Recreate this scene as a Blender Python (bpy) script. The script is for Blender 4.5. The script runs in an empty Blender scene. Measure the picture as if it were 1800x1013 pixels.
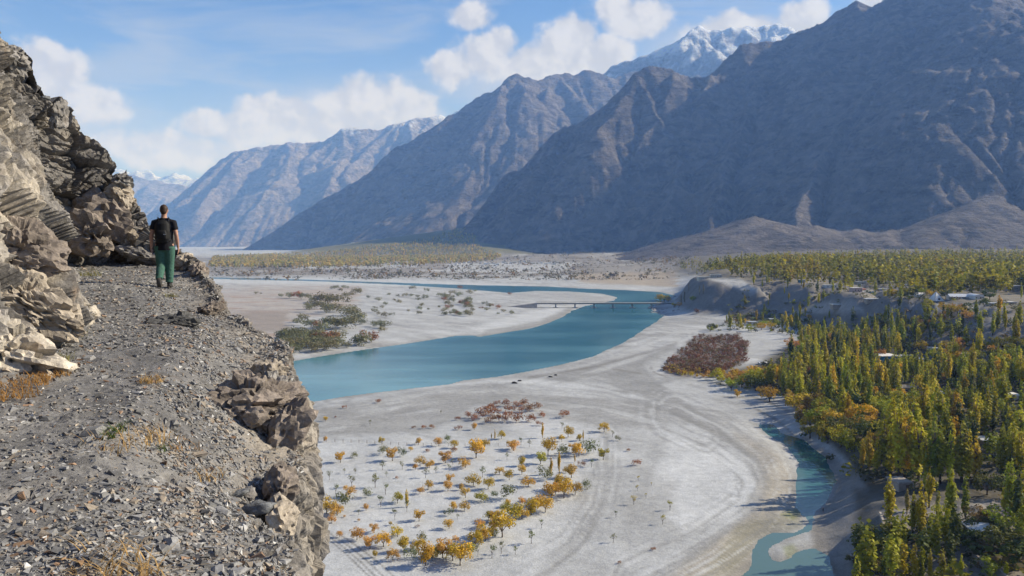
import bpy, math, random
import numpy as np
from mathutils import Vector, Matrix

# ------------------------------------------------------------------ camera, sky, sun, exposure
scene = bpy.context.scene
COL = scene.collection
R = math.radians
CAM_Z = 80.0
FPX = 1400.0
PITCH = math.atan(81.5 / FPX)
SUN_AZ = R(13)        # measured from +X towards +Y
SUN_EL = R(30.5)
EXPOSURE = 0.62

cam_data = bpy.data.cameras.new('camera')
cam_data.sensor_width = 36.0
cam_data.lens = FPX / 1800 * 36
cam_data.clip_start = 0.1
cam_data.clip_end = 200000
cam = bpy.data.objects.new('camera', cam_data)
COL.objects.link(cam)
cam.location = (0, 0, CAM_Z)
cam.rotation_euler = (math.pi / 2 - PITCH, 0, 0)
scene.camera = cam

scene.view_settings.view_transform = 'Standard'
scene.view_settings.look = 'None'
scene.view_settings.gamma = 1
scene.view_settings.use_curve_mapping = False
scene.view_settings.exposure = EXPOSURE
scene.render.engine = 'CYCLES'
scene.cycles.use_denoising = True
scene.cycles.max_bounces = 5
scene.cycles.diffuse_bounces = 2
scene.cycles.glossy_bounces = 2
scene.cycles.transmission_bounces = 2
scene.cycles.transparent_max_bounces = 6
scene.cycles.volume_bounces = 1
scene.cycles.sample_clamp_indirect = 4

sun_dir = Vector((math.cos(SUN_AZ) * math.cos(SUN_EL), math.sin(SUN_AZ) * math.cos(SUN_EL), math.sin(SUN_EL)))
sl = bpy.data.lights.new('sun', 'SUN')
sl.energy = 4.8
sl.angle = R(0.53)
sl.color = (1.0, 0.968, 0.925)
sun = bpy.data.objects.new('sun', sl)
COL.objects.link(sun)
sun.rotation_euler = (-sun_dir).to_track_quat('-Z', 'Y').to_euler()
sun.location = (300, 100, 300)


class NT:
    """small helper to write node trees"""
    def __init__(self, tree):
        self.t = tree; self.n = tree.nodes; self.l = tree.links
    def new(self, typ, **kw):
        nd = self.n.new(typ)
        for k, v in kw.items(): setattr(nd, k, v)
        return nd
    def set(self, sock, v):
        if hasattr(v, 'default_value') or isinstance(v, bpy.types.NodeSocket): self.l.new(v, sock)
        else: sock.default_value = v
    def math(self, op, a, b=None, c=None, clamp=False):
        nd = self.new('ShaderNodeMath', operation=op, use_clamp=clamp)
        self.set(nd.inputs[0], a)
        if b is not None: self.set(nd.inputs[1], b)
        if c is not None: self.set(nd.inputs[2], c)
        return nd.outputs[0]
    def vmath(self, op, a, b=None):
        nd = self.new('ShaderNodeVectorMath', operation=op)
        self.set(nd.inputs[0], a)
        if b is not None: self.set(nd.inputs[1], b)
        return nd.outputs['Value'] if op in ('LENGTH', 'DOT_PRODUCT', 'DISTANCE') else nd.outputs[0]
    def mix(self, fac, a, b, blend='MIX', clamp=False):
        nd = self.new('ShaderNodeMix', data_type='RGBA', blend_type=blend)
        nd.clamp_result = clamp
        self.set(nd.inputs[0], fac); self.set(nd.inputs[6], a); self.set(nd.inputs[7], b)
        return nd.outputs[2]
    def noise(self, vec, scale, detail=4, rough=0.55, dim='3D', dist=0.0):
        nd = self.new('ShaderNodeTexNoise', noise_dimensions=dim)
        if vec is not None: self.l.new(vec, nd.inputs['Vector'])
        nd.inputs['Scale'].default_value = scale; nd.inputs['Detail'].default_value = detail
        nd.inputs['Roughness'].default_value = rough; nd.inputs['Distortion'].default_value = dist
        return nd.outputs[0]
    def smooth(self, x, lo, hi, o0=0.0, o1=1.0):
        nd = self.new('ShaderNodeMapRange', interpolation_type='SMOOTHSTEP')
        self.set(nd.inputs[0], x); nd.inputs[1].default_value = lo; nd.inputs[2].default_value = hi
        nd.inputs[3].default_value = o0; nd.inputs[4].default_value = o1
        return nd.outputs[0]
    def attr(self, name):
        nd = self.new('ShaderNodeAttribute'); nd.attribute_name = name
        return nd.outputs['Color']


def build_world():
    w = bpy.data.worlds.new('World'); scene.world = w; w.use_nodes = True
    w.node_tree.nodes.clear()
    T = NT(w.node_tree)
    out = T.new('ShaderNodeOutputWorld'); bg = T.new('ShaderNodeBackground')
    bg.inputs['Strength'].default_value = 0.085
    T.l.new(bg.outputs[0], out.inputs[0])
    sky = T.new('ShaderNodeTexSky', sky_type='NISHITA')
    sky.sun_disc = False; sky.sun_elevation = SUN_EL; sky.sun_rotation = math.pi / 2 - SUN_AZ
    sky.altitude = 2200; sky.air_density = 1.0; sky.dust_density = 0.6; sky.ozone_density = 1.0
    tc = T.new('ShaderNodeTexCoord'); d = tc.outputs['Generated']
    sp = T.new('ShaderNodeSeparateXYZ'); T.l.new(d, sp.inputs[0])
    az = T.math('ARCTAN2', sp.outputs[0], sp.outputs[1]); el = T.math('ARCSINE', sp.outputs[2])
    cb = T.new('ShaderNodeCombineXYZ'); T.l.new(az, cb.inputs[0]); T.l.new(el, cb.inputs[1])
    q = cb.outputs[0]
    # large billows of cumulus, direction (azimuth, elevation) and half extents in radians
    def dirpx(px, py):
        v = ray(px, py); return math.atan2(v[0], v[1]), math.asin(v[2] / np.linalg.norm(v))
    blobs = [(845, 100, 62, 45), (880, 75, 35, 30), (800, 120, 50, 34), (930, 120, 60, 40), (1000, 95, 62, 55), (1010, 60, 45, 30), (1060, 95, 58, 36),
             (1115, 35, 62, 34), (1085, 15, 40, 30), (828, 30, 40, 26), (1065, 15, 18, 25), (480, 205, 62, 38), (515, 190, 40, 22), (420, 225, 60, 30), (370, 220, 50, 26),
             (90, 140, 52, 52), (85, 115, 34, 34), (640, 190, 95, 52), (570, 235, 110, 45), (700, 205, 70, 45), (300, 265, 120, 32), (150, 180, 60, 34), (1300, 60, 90, 30), (1410, 30, 40, 26), (1560, 10, 60, 35)]
    f = None
    for (px, py, rx, ry) in blobs:
        a, e = dirpx(px, py)
        v = T.vmath('SUBTRACT', q, (a, e, 0)); v = T.vmath('MULTIPLY', v, (FPX / rx / 1.12, FPX / ry / 1.12, 0))
        ln = T.vmath('LENGTH', v); g = T.math('SUBTRACT', 1.0, ln)
        f = g if f is None else T.math('SMOOTH_MAX', f, g, 0.12)
    n1 = T.noise(d, 26, 7, 0.56); n0 = T.noise(d, 9, 3, 0.5)
    nn = T.math('ADD', T.math('MULTIPLY', T.math('SUBTRACT', n1, 0.5), 1.5), T.math('MULTIPLY', T.math('SUBTRACT', n0, 0.5), 0.7))
    # same billows go on all round the sky outside the frame, along the horizon
    nfar = T.noise(d, 5, 5, 0.55)
    far = T.math('MULTIPLY', T.smooth(nfar, 0.56, 0.7), T.math('MULTIPLY', T.smooth(sp.outputs[1], 0.55, 0.3), T.smooth(el, 0.5, 0.12)))
    dens = T.math('ADD', f, nn)
    cum = T.smooth(dens, -0.06, 0.38)
    cum = T.math('MAXIMUM', cum, far)
    # soft bank low over the far ridges
    soft = None
    for (px, py, rx, ry) in [(600, 205, 260, 75), (330, 255, 230, 55), (940, 150, 240, 70), (150, 215, 150, 60), (1300, 80, 220, 60)]:
        a, e = dirpx(px, py)
        v = T.vmath('MULTIPLY', T.vmath('SUBTRACT', q, (a, e, 0)), (FPX / rx, FPX / ry, 0))
        g = T.smooth(T.vmath('LENGTH', v), 1.15, 0.1)
        soft = g if soft is None else T.math('MAXIMUM', soft, g)
    soft = T.math('MULTIPLY', soft, T.smooth(T.noise(d, 7.0, 6, 0.55), 0.30, 0.62, 0.25, 0.85))
    # thin high veil
    mp = T.new('ShaderNodeMapping'); T.l.new(d, mp.inputs[0]); mp.inputs['Scale'].default_value = (1.6, 2.2, 9.0); mp.inputs['Rotation'].default_value = (0, R(14), 0)
    c1 = T.noise(mp.outputs[0], 2.2, 8, 0.6, dist=0.6)
    veil = T.math('MULTIPLY', T.smooth(c1, 0.42, 0.72), 0.78)
    low = T.math('MULTIPLY', T.smooth(el, 0.30, 0.06), T.smooth(T.noise(d, 4.0, 5, 0.55), 0.25, 0.62, 0.5, 1.0))
    veil = T.math('MAXIMUM', veil, T.math('MULTIPLY', low, 0.62))
    veil = T.math('MAXIMUM', veil, T.math('MULTIPLY', soft, 0.85))
    shade = T.smooth(T.math('SUBTRACT', n1, T.noise(T.vmath('ADD', d, (0.012, 0.004, 0.012)), 26, 7, 0.56)), -0.12, 0.12, 0.80, 1.06)
    cc = T.new('ShaderNodeCombineColor'); T.l.new(shade, cc.inputs[0]); T.l.new(shade, cc.inputs[1]); T.l.new(shade, cc.inputs[2])
    hi = T.mix(1.0, (CLOUD, CLOUD * 1.0, CLOUD * 1.03, 1), cc.outputs[0], 'MULTIPLY')
    c = T.mix(1.0, sky.outputs[0], SKYTINT, 'MULTIPLY')
    c = T.mix(veil, c, VEIL)
    c = T.mix(T.math('MULTIPLY', soft, 0.75), c, (CLOUD * 0.80, CLOUD * 0.82, CLOUD * 0.9, 1))
    c = T.mix(T.math('MULTIPLY', cum, 0.92), c, hi)
    T.l.new(c, bg.inputs['Color'])


CLOUD = 5.4
VEIL = (2.9, 3.4, 4.5, 1)
SKYTINT = (0.47, 0.70, 1.05, 1)

# ------------------------------------------------------------------ picture <-> place
_f = np.array([0, math.cos(PITCH), -math.sin(PITCH)]); _u = np.array([0, math.sin(PITCH), math.cos(PITCH)])
CAMV = np.array([0, 0, CAM_Z])
def ray(px, py):
    return _f + np.array([1, 0, 0]) * ((px - 900) / FPX) - _u * ((py - 506.5) / FPX)
def PD(px, py, d):
    """point seen at a picture position, d metres ahead"""
    r = ray(px, py); return CAMV + r * (d / r[1])
def PZ(px, py, z=0.0):
    """point seen at a picture position, at height z"""
    r = ray(px, py); return CAMV + r * ((z - CAM_Z) / r[2])
def proj(x, y, z):
    dz = z - CAM_Z
    w = y * _f[1] + dz * _f[2]; v = y * _u[1] + dz * _u[2]
    return 900 + FPX * x / w, 506.5 - FPX * v / w

build_world()

# ------------------------------------------------------------------ numpy noise
_rng = np.random.RandomState(7)
_perm = np.concatenate([_rng.permutation(512)] * 3)
_grad = _rng.normal(size=(512, 3)); _grad /= np.linalg.norm(_grad, axis=1)[:, None]
_rnd = _rng.rand(512, 4)
def gnoise(p, seed=0):
    p = np.asarray(p, float)
    i = np.floor(p).astype(np.int64); f = p - i; i = i + seed * 37
    u = f * f * f * (f * (f * 6 - 15) + 10)
    res = 0
    for dx in (0, 1):
        wx = u[:, 0] if dx else 1 - u[:, 0]
        for dy in (0, 1):
            wy = u[:, 1] if dy else 1 - u[:, 1]
            for dz in (0, 1):
                wz = u[:, 2] if dz else 1 - u[:, 2]
                h = _perm[(_perm[(_perm[(i[:, 0] + dx) & 511] + i[:, 1] + dy) & 511] + i[:, 2] + dz) & 511]
                g = _grad[h]
                res = res + wx * wy * wz * (g[:, 0] * (f[:, 0] - dx) + g[:, 1] * (f[:, 1] - dy) + g[:, 2] * (f[:, 2] - dz))
    return res * 1.5
def fbm(p, octs=5, seed=0, gain=0.5, lac=2.03, ridged=False):
    p = np.asarray(p, float); a = 1.0; s = 0; t = 0
    for o in range(octs):
        n = gnoise(p, seed + o)
        if ridged: n = 1 - 2 * np.abs(n)
        s = s + a * n; t += a; a *= gain; p = p * lac + 17.3
    return s / t
def voronoi(p, seed=0):
    """nearest jittered cell: returns cell centre, second distance - first, random 4 vector of the cell"""
    p = np.asarray(p, float); i = np.floor(p).astype(np.int64)
    n = len(p); b1 = np.full(n, 1e9); b2 = np.full(n, 1e9); c1 = np.zeros((n, 3)); r1 = np.zeros((n, 4))
    for dx in (-1, 0, 1):
        for dy in (-1, 0, 1):
            for dz in (-1, 0, 1):
                k = i + (dx, dy, dz)
                h = _perm[(_perm[(_perm[(k[:, 0] + seed * 91) & 511] + k[:, 1]) & 511] + k[:, 2]) & 511]
                c = k + 0.1 + 0.8 * _rnd[h, :3]
                d = ((p - c) ** 2).sum(1)
                m = d < b1
                b2 = np.where(m, b1, np.minimum(b2, d))
                b1 = np.where(m, d, b1); c1[m] = c[m]; r1[m] = _rnd[(h[m] * 7 + 3) & 511]
    return c1, np.sqrt(b2) - np.sqrt(b1), r1
def sstep(x, a, b):
    t = np.clip((x - a) / (b - a), 0, 1); return t * t * (3 - 2 * t)
def lerp(a, b, t): return a + (b - a) * t

# ------------------------------------------------------------------ mesh + object helpers
def mesh_np(name, verts, faces, smooth=True, mats=(), attrs=None, matidx=None):
    verts = np.asarray(verts, np.float32); faces = np.asarray(faces, np.int32)
    me = bpy.data.meshes.new(name); k = faces.shape[1]
    me.vertices.add(len(verts)); me.vertices.foreach_set('co', verts.ravel())
    me.loops.add(faces.size); me.loops.foreach_set('vertex_index', faces.ravel())
    me.polygons.add(len(faces)); me.polygons.foreach_set('loop_start', np.arange(0, faces.size, k, dtype=np.int32))
    me.polygons.foreach_set('use_smooth', np.full(len(faces), smooth, dtype=bool))
    for m in mats: me.materials.append(m)
    if matidx is not None: me.polygons.foreach_set('material_index', np.asarray(matidx, np.int32))
    if attrs:
        for nm, c in attrs.items():
            at = me.attributes.new(nm, 'FLOAT_COLOR', 'POINT')
            c = np.asarray(c, np.float32)
            if c.shape[1] == 3: c = np.concatenate([c, np.ones((len(c), 1), np.float32)], 1)
            at.data.foreach_set('color', c.ravel())
    me.update(calc_edges=True)
    return me
def grid_faces(nr, nc):
    a = np.arange(nr * nc).reshape(nr, nc)
    return np.stack([a[:-1, :-1].ravel(), a[:-1, 1:].ravel(), a[1:, 1:].ravel(), a[1:, :-1].ravel()], 1)
def obj(name, me, parent=None, loc=None, rotz=None, scale=None):
    o = bpy.data.objects.new(name, me); COL.objects.link(o)
    if parent is not None: o.parent = parent
    if loc is not None: o.location = [float(v) for v in loc]
    if rotz is not None: o.rotation_euler = (0, 0, float(rotz))
    if scale is not None: o.scale = (scale,) * 3 if np.isscalar(scale) else scale
    return o
def tag(o, label=None, cat=None, group=None, kind=None):
    if label: o['label'] = label
    if cat: o['category'] = cat
    if group: o['group'] = group
    if kind: o['kind'] = kind
    return o
def empty(name, loc, rotz=0, scale=1.0):
    return obj(name, None, loc=loc, rotz=rotz, scale=scale)
class MB:
    """collects simple shapes into one mesh"""
    def __init__(self): self.v = []; self.f = []
    def add(self, v, f):
        b = len(self.v); self.v += [tuple(p) for p in v]; self.f += [tuple(i + b for i in q) for q in f]; return self
    def box(self, lo, hi, M=None):
        (a, b, c), (d, e, g) = lo, hi
        v = [(a, b, c), (d, b, c), (d, e, c), (a, e, c), (a, b, g), (d, b, g), (d, e, g), (a, e, g)]
        if M is not None: v = [tuple(M @ Vector(p)) for p in v]
        return self.add(v, [(0, 3, 2, 1), (4, 5, 6, 7), (0, 1, 5, 4), (1, 2, 6, 5), (2, 3, 7, 6), (3, 0, 4, 7)])
    def tube(self, pts, rad, n=8, squash=None, cap=True):
        pts = [Vector(p) for p in pts]; rings = []
        v = []; f = []
        for i, p in enumerate(pts):
            t = (pts[min(i + 1, len(pts) - 1)] - pts[max(i - 1, 0)]).normalized()
            a = Vector((0, 1, 0)) if abs(t.y) < 0.9 else Vector((1, 0, 0))
            e1 = a.cross(t).normalized(); e2 = t.cross(e1)
            r = rad[i] if hasattr(rad, '__len__') else rad
            rx, ry = r if hasattr(r, '__len__') else (r, r)
            for k in range(n):
                an = 2 * math.pi * k / n
                v.append(p + e1 * (rx * math.cos(an)) + e2 * (ry * math.sin(an)))
        for i in range(len(pts) - 1):
            for k in range(n):
                f.append((i * n + k, i * n + (k + 1) % n, (i + 1) * n + (k + 1) % n, (i + 1) * n + k))
        if cap:
            f.append(tuple(reversed(range(n)))); f.append(tuple(range((len(pts) - 1) * n, len(pts) * n)))
        return self.add(v, f)
    def mesh(self, name, mat=None, smooth=False):
        me = bpy.data.meshes.new(name); me.from_pydata([tuple(p) for p in self.v], [], self.f)
        if mat: me.materials.append(mat)
        if smooth: me.polygons.foreach_set('use_smooth', [True] * len(me.polygons))
        me.update(); return me
    def build(self, name, mat, parent=None, smooth=False, **kw):
        return obj(name, self.mesh(name, mat, smooth), parent, **kw)

# ------------------------------------------------------------------ materials
def new_mat(name):
    m = bpy.data.materials.new(name); m.use_nodes = True
    T = NT(m.node_tree); b = m.node_tree.nodes['Principled BSDF']
    return m, T, b
def coords(T, kind='Object'):
    return T.new('ShaderNodeTexCoord').outputs[kind]
def geo_pos(T): return T.new('ShaderNodeNewGeometry').outputs['Position']
def bump(T, b, h, strength, dist):
    nd = T.new('ShaderNodeBump'); nd.inputs['Strength'].default_value = strength; nd.inputs['Distance'].default_value = dist
    T.l.new(h, nd.inputs['Height']); T.l.new(nd.outputs[0], b.inputs['Normal']); return nd

def plain(name, color, rough=0.8, noise_scale=2.0, var=0.25, metal=0.0, bmp=0.0):
    m, T, b = new_mat(name)
    n = T.noise(coords(T), noise_scale, 5, 0.6)
    c = T.mix(T.smooth(n, 0.3, 0.7), tuple(v * (1 - var) for v in color) + (1,), tuple(min(1, v * (1 + var)) for v in color) + (1,))
    T.l.new(c, b.inputs['Base Color']); b.inputs['Roughness'].default_value = rough; b.inputs['Metallic'].default_value = metal
    b.inputs['Specular IOR Level'].default_value = 0.3
    if bmp: bump(T, b, n, bmp, 0.02)
    return m

def mat_ground():
    m, T, b = new_mat('valley_ground')
    p = geo_pos(T); col = T.attr('col')
    n1 = T.noise(p, 0.35, 6, 0.65); n2 = T.noise(p, 0.045, 6, 0.6); n3 = T.noise(p, 2.2, 4, 0.7)
    v = T.math('ADD', T.smooth(n1, 0.3, 0.7, 0.88, 1.10), T.smooth(n2, 0.3, 0.7, -0.10, 0.08))
    v = T.math('MULTIPLY', v, T.smooth(n3, 0.35, 0.65, 0.84, 1.08))
    cc = T.new('ShaderNodeCombineColor'); [T.l.new(v, cc.inputs[k]) for k in range(3)]
    T.l.new(T.mix(1.0, col, cc.outputs[0], 'MULTIPLY'), b.inputs['Base Color'])
    b.inputs['Roughness'].default_value = 0.95; b.inputs['Specular IOR Level'].default_value = 0.15
    bump(T, b, T.math('ADD', n1, T.math('MULTIPLY', n3, 0.4)), 0.6, 0.5)
    return m

def mat_mountain(name, rock, rock2, snowline=1e6, scale=1.0):
    m, T, b = new_mat(name)
    g = T.new('ShaderNodeNewGeometry'); p = g.outputs['Position']
    sp = T.new('ShaderNodeSeparateXYZ'); T.l.new(p, sp.inputs[0]); sn = T.new('ShaderNodeSeparateXYZ'); T.l.new(g.outputs['Normal'], sn.inputs[0])
    n1 = T.noise(p, 0.0035 / scale, 8, 0.66); n2 = T.noise(p, 0.02 / scale, 7, 0.7)
    mp = T.new('ShaderNodeMapping'); T.l.new(p, mp.inputs[0]); mp.inputs['Scale'].default_value = (1, 1, 4); mp.inputs['Rotation'].default_value = (R(25), R(18), 0)
    n3 = T.noise(mp.outputs[0], 0.006 / scale, 6, 0.65)
    c = T.mix(T.smooth(n1, 0.3, 0.7), rock + (1,), rock2 + (1,))
    c = T.mix(T.smooth(n3, 0.47, 0.60, 0, 0.75), c, tuple(v * 0.45 for v in rock) + (1,))
    c = T.mix(T.smooth(n2, 0.46, 0.62, 0.0, 0.6), c, tuple(v * 1.6 for v in rock2) + (1,))
    # scree slopes are paler and smoother
    scree = T.math('MULTIPLY', T.smooth(sn.outputs[2], 0.74, 0.86), T.smooth(n1, 0.35, 0.6))
    c = T.mix(T.math('MULTIPLY', scree, 0.55), c, tuple(v * 1.5 for v in rock2) + (1,))
    if snowline < 1e5:
        hgt = T.math('ADD', sp.outputs[2], T.math('MULTIPLY', T.math('SUBTRACT', n1, 0.5), 900.0 * min(2, scale)))
        hgt = T.math('ADD', hgt, T.math('MULTIPLY', T.math('SUBTRACT', n2, 0.5), 900.0))
        s = T.math('MULTIPLY', T.smooth(hgt, snowline, snowline + 420), T.smooth(sn.outputs[2], 0.50, 0.72))
        c = T.mix(s, c, (0.84, 0.86, 0.9, 1))
    T.l.new(c, b.inputs['Base Color']); b.inputs['Roughness'].default_value = 0.95; b.inputs['Specular IOR Level'].default_value = 0.1
    bump(T, b, T.math('ADD', n2, T.math('MULTIPLY', n3, 1.6)), 1.0, 60.0 * scale)
    return m

def mat_water(name, deep, light, rough=0.12):
    m, T, b = new_mat(name)
    p = geo_pos(T); mp = T.new('ShaderNodeMapping'); T.l.new(p, mp.inputs[0]); mp.inputs['Scale'].default_value = (0.5, 1.6, 1)
    mp.inputs['Rotation'].default_value = (0, 0, R(-18))
    n = T.noise(mp.outputs[0], 0.012, 4, 0.55); w = T.noise(p, 0.5, 3, 0.6); st = T.noise(mp.outputs[0], 0.05, 5, 0.7)
    f = T.math('ADD', T.smooth(n, 0.42, 0.66, 0, 0.75), T.smooth(st, 0.62, 0.78, 0, 0.35), clamp=True)
    sepc = T.new('ShaderNodeSeparateColor'); T.l.new(T.attr('shoal'), sepc.inputs[0])
    f = T.math('ADD', T.math('MULTIPLY', f, 0.6), sepc.outputs[0], clamp=True)
    T.l.new(T.mix(f, deep + (1,), light + (1,)), b.inputs['Base Color'])
    b.inputs['Roughness'].default_value = rough; b.inputs['IOR'].default_value = 1.33
    bump(T, b, w, 0.35, 0.12)
    return m

def mat_rock(name, gain=1.0, bmp=0.7):
    m, T, b = new_mat(name)
    p = geo_pos(T); col = T.attr('col')
    mp = T.new('ShaderNodeMapping'); T.l.new(p, mp.inputs[0]); mp.inputs['Rotation'].default_value = (R(20), R(-38), R(10)); mp.inputs['Scale'].default_value = (1, 1, 2.2)
    n1 = T.noise(mp.outputs[0], 3.5, 8, 0.7); n2 = T.noise(p, 22, 6, 0.7); n3 = T.noise(p, 1.3, 5, 0.6)
    v = T.math('MULTIPLY', T.smooth(n1, 0.28, 0.72, 0.68, 1.28), T.smooth(n2, 0.3, 0.7, 0.75, 1.2))
    v = T.math('MULTIPLY', v, gain)
    cc = T.new('ShaderNodeCombineColor'); [T.l.new(v, cc.inputs[k]) for k in range(3)]
    c = T.mix(1.0, col, cc.outputs[0], 'MULTIPLY')
    rust = T.math('MULTIPLY', T.smooth(n3, 0.6, 0.74), T.smooth(n1, 0.4, 0.6, 0.1, 0.5))
    c = T.mix(rust, c, (0.30, 0.17, 0.075, 1))
    T.l.new(c, b.inputs['Base Color']); b.inputs['Roughness'].default_value = 0.85; b.inputs['Specular IOR Level'].default_value = 0.25
    bump(T, b, T.math('ADD', n1, T.math('MULTIPLY', n2, 0.5)), bmp, 0.05)
    return m

def mat_chip():
    m, T, b = new_mat('shale_chip')
    p = geo_pos(T); n = T.noise(p, 60, 4, 0.6)
    v = T.smooth(n, 0.3, 0.7, 0.75, 1.2)
    cc = T.new('ShaderNodeCombineColor'); [T.l.new(v, cc.inputs[k]) for k in range(3)]
    oi = T.new('ShaderNodeObjectInfo')
    c = T.mix(1.0, T.mix(1.0, T.attr('col'), cc.outputs[0], 'MULTIPLY'), oi.outputs['Color'], 'MULTIPLY')
    T.l.new(c, b.inputs['Base Color']); b.inputs['Roughness'].default_value = 0.6; b.inputs['Specular IOR Level'].default_value = 0.35
    return m

def mat_leaf(name='foliage', trans=0.35):
    m, T, b = new_mat(name)
    oi = T.new('ShaderNodeObjectInfo')
    c = T.mix(1.0, T.attr('col'), oi.outputs['Color'], 'MULTIPLY')
    T.l.new(c, b.inputs['Base Color']); b.inputs['Roughness'].default_value = 0.7; b.inputs['Specular IOR Level'].default_value = 0.2
    tr = T.new('ShaderNodeBsdfTranslucent'); T.l.new(c, tr.inputs[0])
    mx = T.new('ShaderNodeMixShader'); mx.inputs[0].default_value = trans
    T.l.new(b.outputs[0], mx.inputs[1]); T.l.new(tr.outputs[0], mx.inputs[2])
    T.l.new(mx.outputs[0], T.n['Material Output'].inputs[0])
    return m

M_GROUND = mat_ground()
M_LEAF = mat_leaf()
M_BARK = plain('bark', (0.13, 0.10, 0.075), 0.9, 6, 0.35)
# ------------------------------------------------------------------ valley floor
RIVER_PX = [(300, 735), (480, 716), (540, 708), (600, 698), (680, 688), (745, 680), (790, 675), (812, 669), (870, 663), (915, 655), (950, 648), (990, 640),
            (1040, 627), (1075, 612), (1100, 600), (1130, 580), (1150, 568), (1166, 555), (1150, 549), (1140, 541), (1165, 534), (1182, 527), (1187, 520),
            (1160, 514), (1100, 510.5), (1030, 508), (960, 504), (900, 503), (850, 502), (770, 500), (700, 497.5), (600, 494), (480, 490), (375, 488), (200, 484),
            (200, 487), (375, 490.5), (560, 494.5), (700, 500.5), (800, 507), (850, 511), (895, 515), (940, 511.5), (1000, 512.5), (1060, 516.5), (1086, 523),
            (1082, 528), (1060, 533), (1030, 538), (1008, 546), (985, 560), (955, 572), (920, 580), (870, 588), (842, 593), (833, 590), (800, 591), (760, 598),
            (700, 607), (640, 615), (560, 628), (500, 638), (300, 668)]
POND_PX = [(1333, 747), (1357, 746), (1377, 763), (1413, 773), (1427, 787), (1450, 803), (1454, 813), (1467, 837), (1470, 845), (1459, 867), (1454, 880),
           (1437, 897), (1427, 910), (1431, 920), (1421, 934), (1403, 943), (1380, 948), (1360, 957), (1350, 970), (1358, 985), (1372, 989), (1390, 980),
           (1413, 965), (1433, 963), (1457, 978), (1458, 992), (1470, 1012), (1480, 1060), (1250, 1060), (1310, 1007), (1322, 990), (1322, 967), (1333, 950), (1360, 937), (1393, 936), (1413, 930),
           (1421, 919), (1417, 909), (1407, 905), (1400, 887), (1400, 860), (1404, 813), (1388, 790), (1373, 777), (1347, 763)]
def topoly(pts, z=0.0): return np.array([PZ(a, b, z)[:2] for a, b in pts])
RIVER = topoly(RIVER_PX); POND = topoly(POND_PX)
def poly_sd(x, y, poly):
    """signed distance to polygon (positive inside)"""
    n = len(poly); ins = np.zeros(len(x), bool); d2 = np.full(len(x), 1e18)
    for i in range(n):
        ax, ay = poly[i]; bx, by = poly[(i + 1) % n]
        c = ((ay > y) != (by > y))
        with np.errstate(divide='ignore', invalid='ignore'):
            xi = (bx - ax) * (y - ay) / (by - ay + 1e-12) + ax
        ins ^= c & (x < xi)
        ex, ey = bx - ax, by - ay; L = ex * ex + ey * ey + 1e-12
        t = np.clip(((x - ax) * ex + (y - ay) * ey) / L, 0, 1)
        d2 = np.minimum(d2, (x - ax - t * ex) ** 2 + (y - ay - t * ey) ** 2)
    d = np.sqrt(d2); return np.where(ins, d, -d)

# known heights of the valley floor: (picture x, picture y, height above the river)
CTRL_PX = [(600, 1000, 1.6), (900, 1000, 1.5), (1200, 1000, 1.2), (600, 750, 1.5), (900, 750, 1.6), (1200, 750, 1.5), (1250, 620, 1.5), (1180, 600, 1.2), (1280, 592, 2.0),
           (500, 560, 1.6), (700, 560, 1.6), (900, 540, 1.5), (600, 500, 1.5), (900, 494, 1.5), (1100, 500, 2), (1150, 495, 3), (300, 560, 2), (300, 800, 2),
           (1330, 750, .7), (1400, 850, .5), (1380, 960, .5), (1300, 1000, .7), (1450, 950, .7), (1460, 1000, .9), (1330, 860, 1.2),
           (1400, 742, 3), (1450, 772, 4), (1490, 830, 5), (1495, 880, 3.0), (1535, 885, 6), (1490, 930, 2.6), (1510, 1000, 4), (1545, 930, 7), (1600, 920, 8), (1700, 920, 8), (1800, 950, 9),
           (1700, 1010, 7), (1800, 800, 9), (1700, 800, 8), (1600, 780, 7), (1500, 720, 5), (1400, 680, 3), (1300, 640, 2.5), (1400, 620, 3), (1500, 620, 5), (1600, 625, 8), (1700, 645, 11),
           (1800, 655, 13), (1950, 700, 14), (1950, 950, 10), (1300, 572, 4), (1380, 567, 7), (1450, 572, 9), (1520, 582, 11), (1600, 585, 14), (1690, 605, 15), (1800, 630, 17),
           (1391, 551, 12), (1440, 530, 22), (1522, 545, 18), (1560, 562, 15), (1225, 487, 36), (1262, 498, 34), (1330, 516, 26), (1355, 522, 22), (1375, 512, 28), (1400, 505, 32),
           (1431, 507, 34), (1480, 512, 36), (1519, 515, 36), (1560, 522, 36), (1619, 527, 36), (1670, 531, 36), (1730, 537, 36), (1770, 553, 34), (1850, 575, 34), (2000, 610, 34),
           (1225, 480, 37), (1300, 490, 37), (1300, 470, 38), (1500, 490, 38), (1700, 500, 38), (1800, 520, 38), (1500, 465, 40), (1800, 465, 42), (2100, 520, 40), (2100, 465, 42),
           (1180, 538, 2), (1237, 559, 3), (1262, 558, 4), (1170, 520, 1), (1190, 505, 3), (1300, 555, 6), (1330, 545, 11)]
_c = [PZ(a, b, z)[:2].tolist() + [z] for a, b, z in CTRL_PX]
for px, d, z in [(400, 2500, 3), (700, 2500, 4), (900, 2500, 5), (1100, 2500, 10), (1180, 1700, 5), (1300, 2300, 46), (1600, 2300, 52), (1900, 2300, 55), (2500, 2000, 50), (0, 1500, 3), (-300, 600, 2), (1200, 2000, 22),
                 (-1000, 3000, 5), (400, 5000, 4), (800, 5000, 8), (1200, 5000, 60), (1800, 5000, 120), (400, 12000, 6), (1200, 12000, 60), (2500, 700, 30), (2500, 250, 12), (900, 80, 3), (1800, 110, 10)]:
    _c.append([(px - 900) / FPX * d, d, z])
_c = np.array(_c)
def _uv(x, y): return np.stack([(x / y) * 1400, 2200 * np.log(y / 400.0) * 0.35], 1)
_cu = _uv(_c[:, 0], _c[:, 1])
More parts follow.
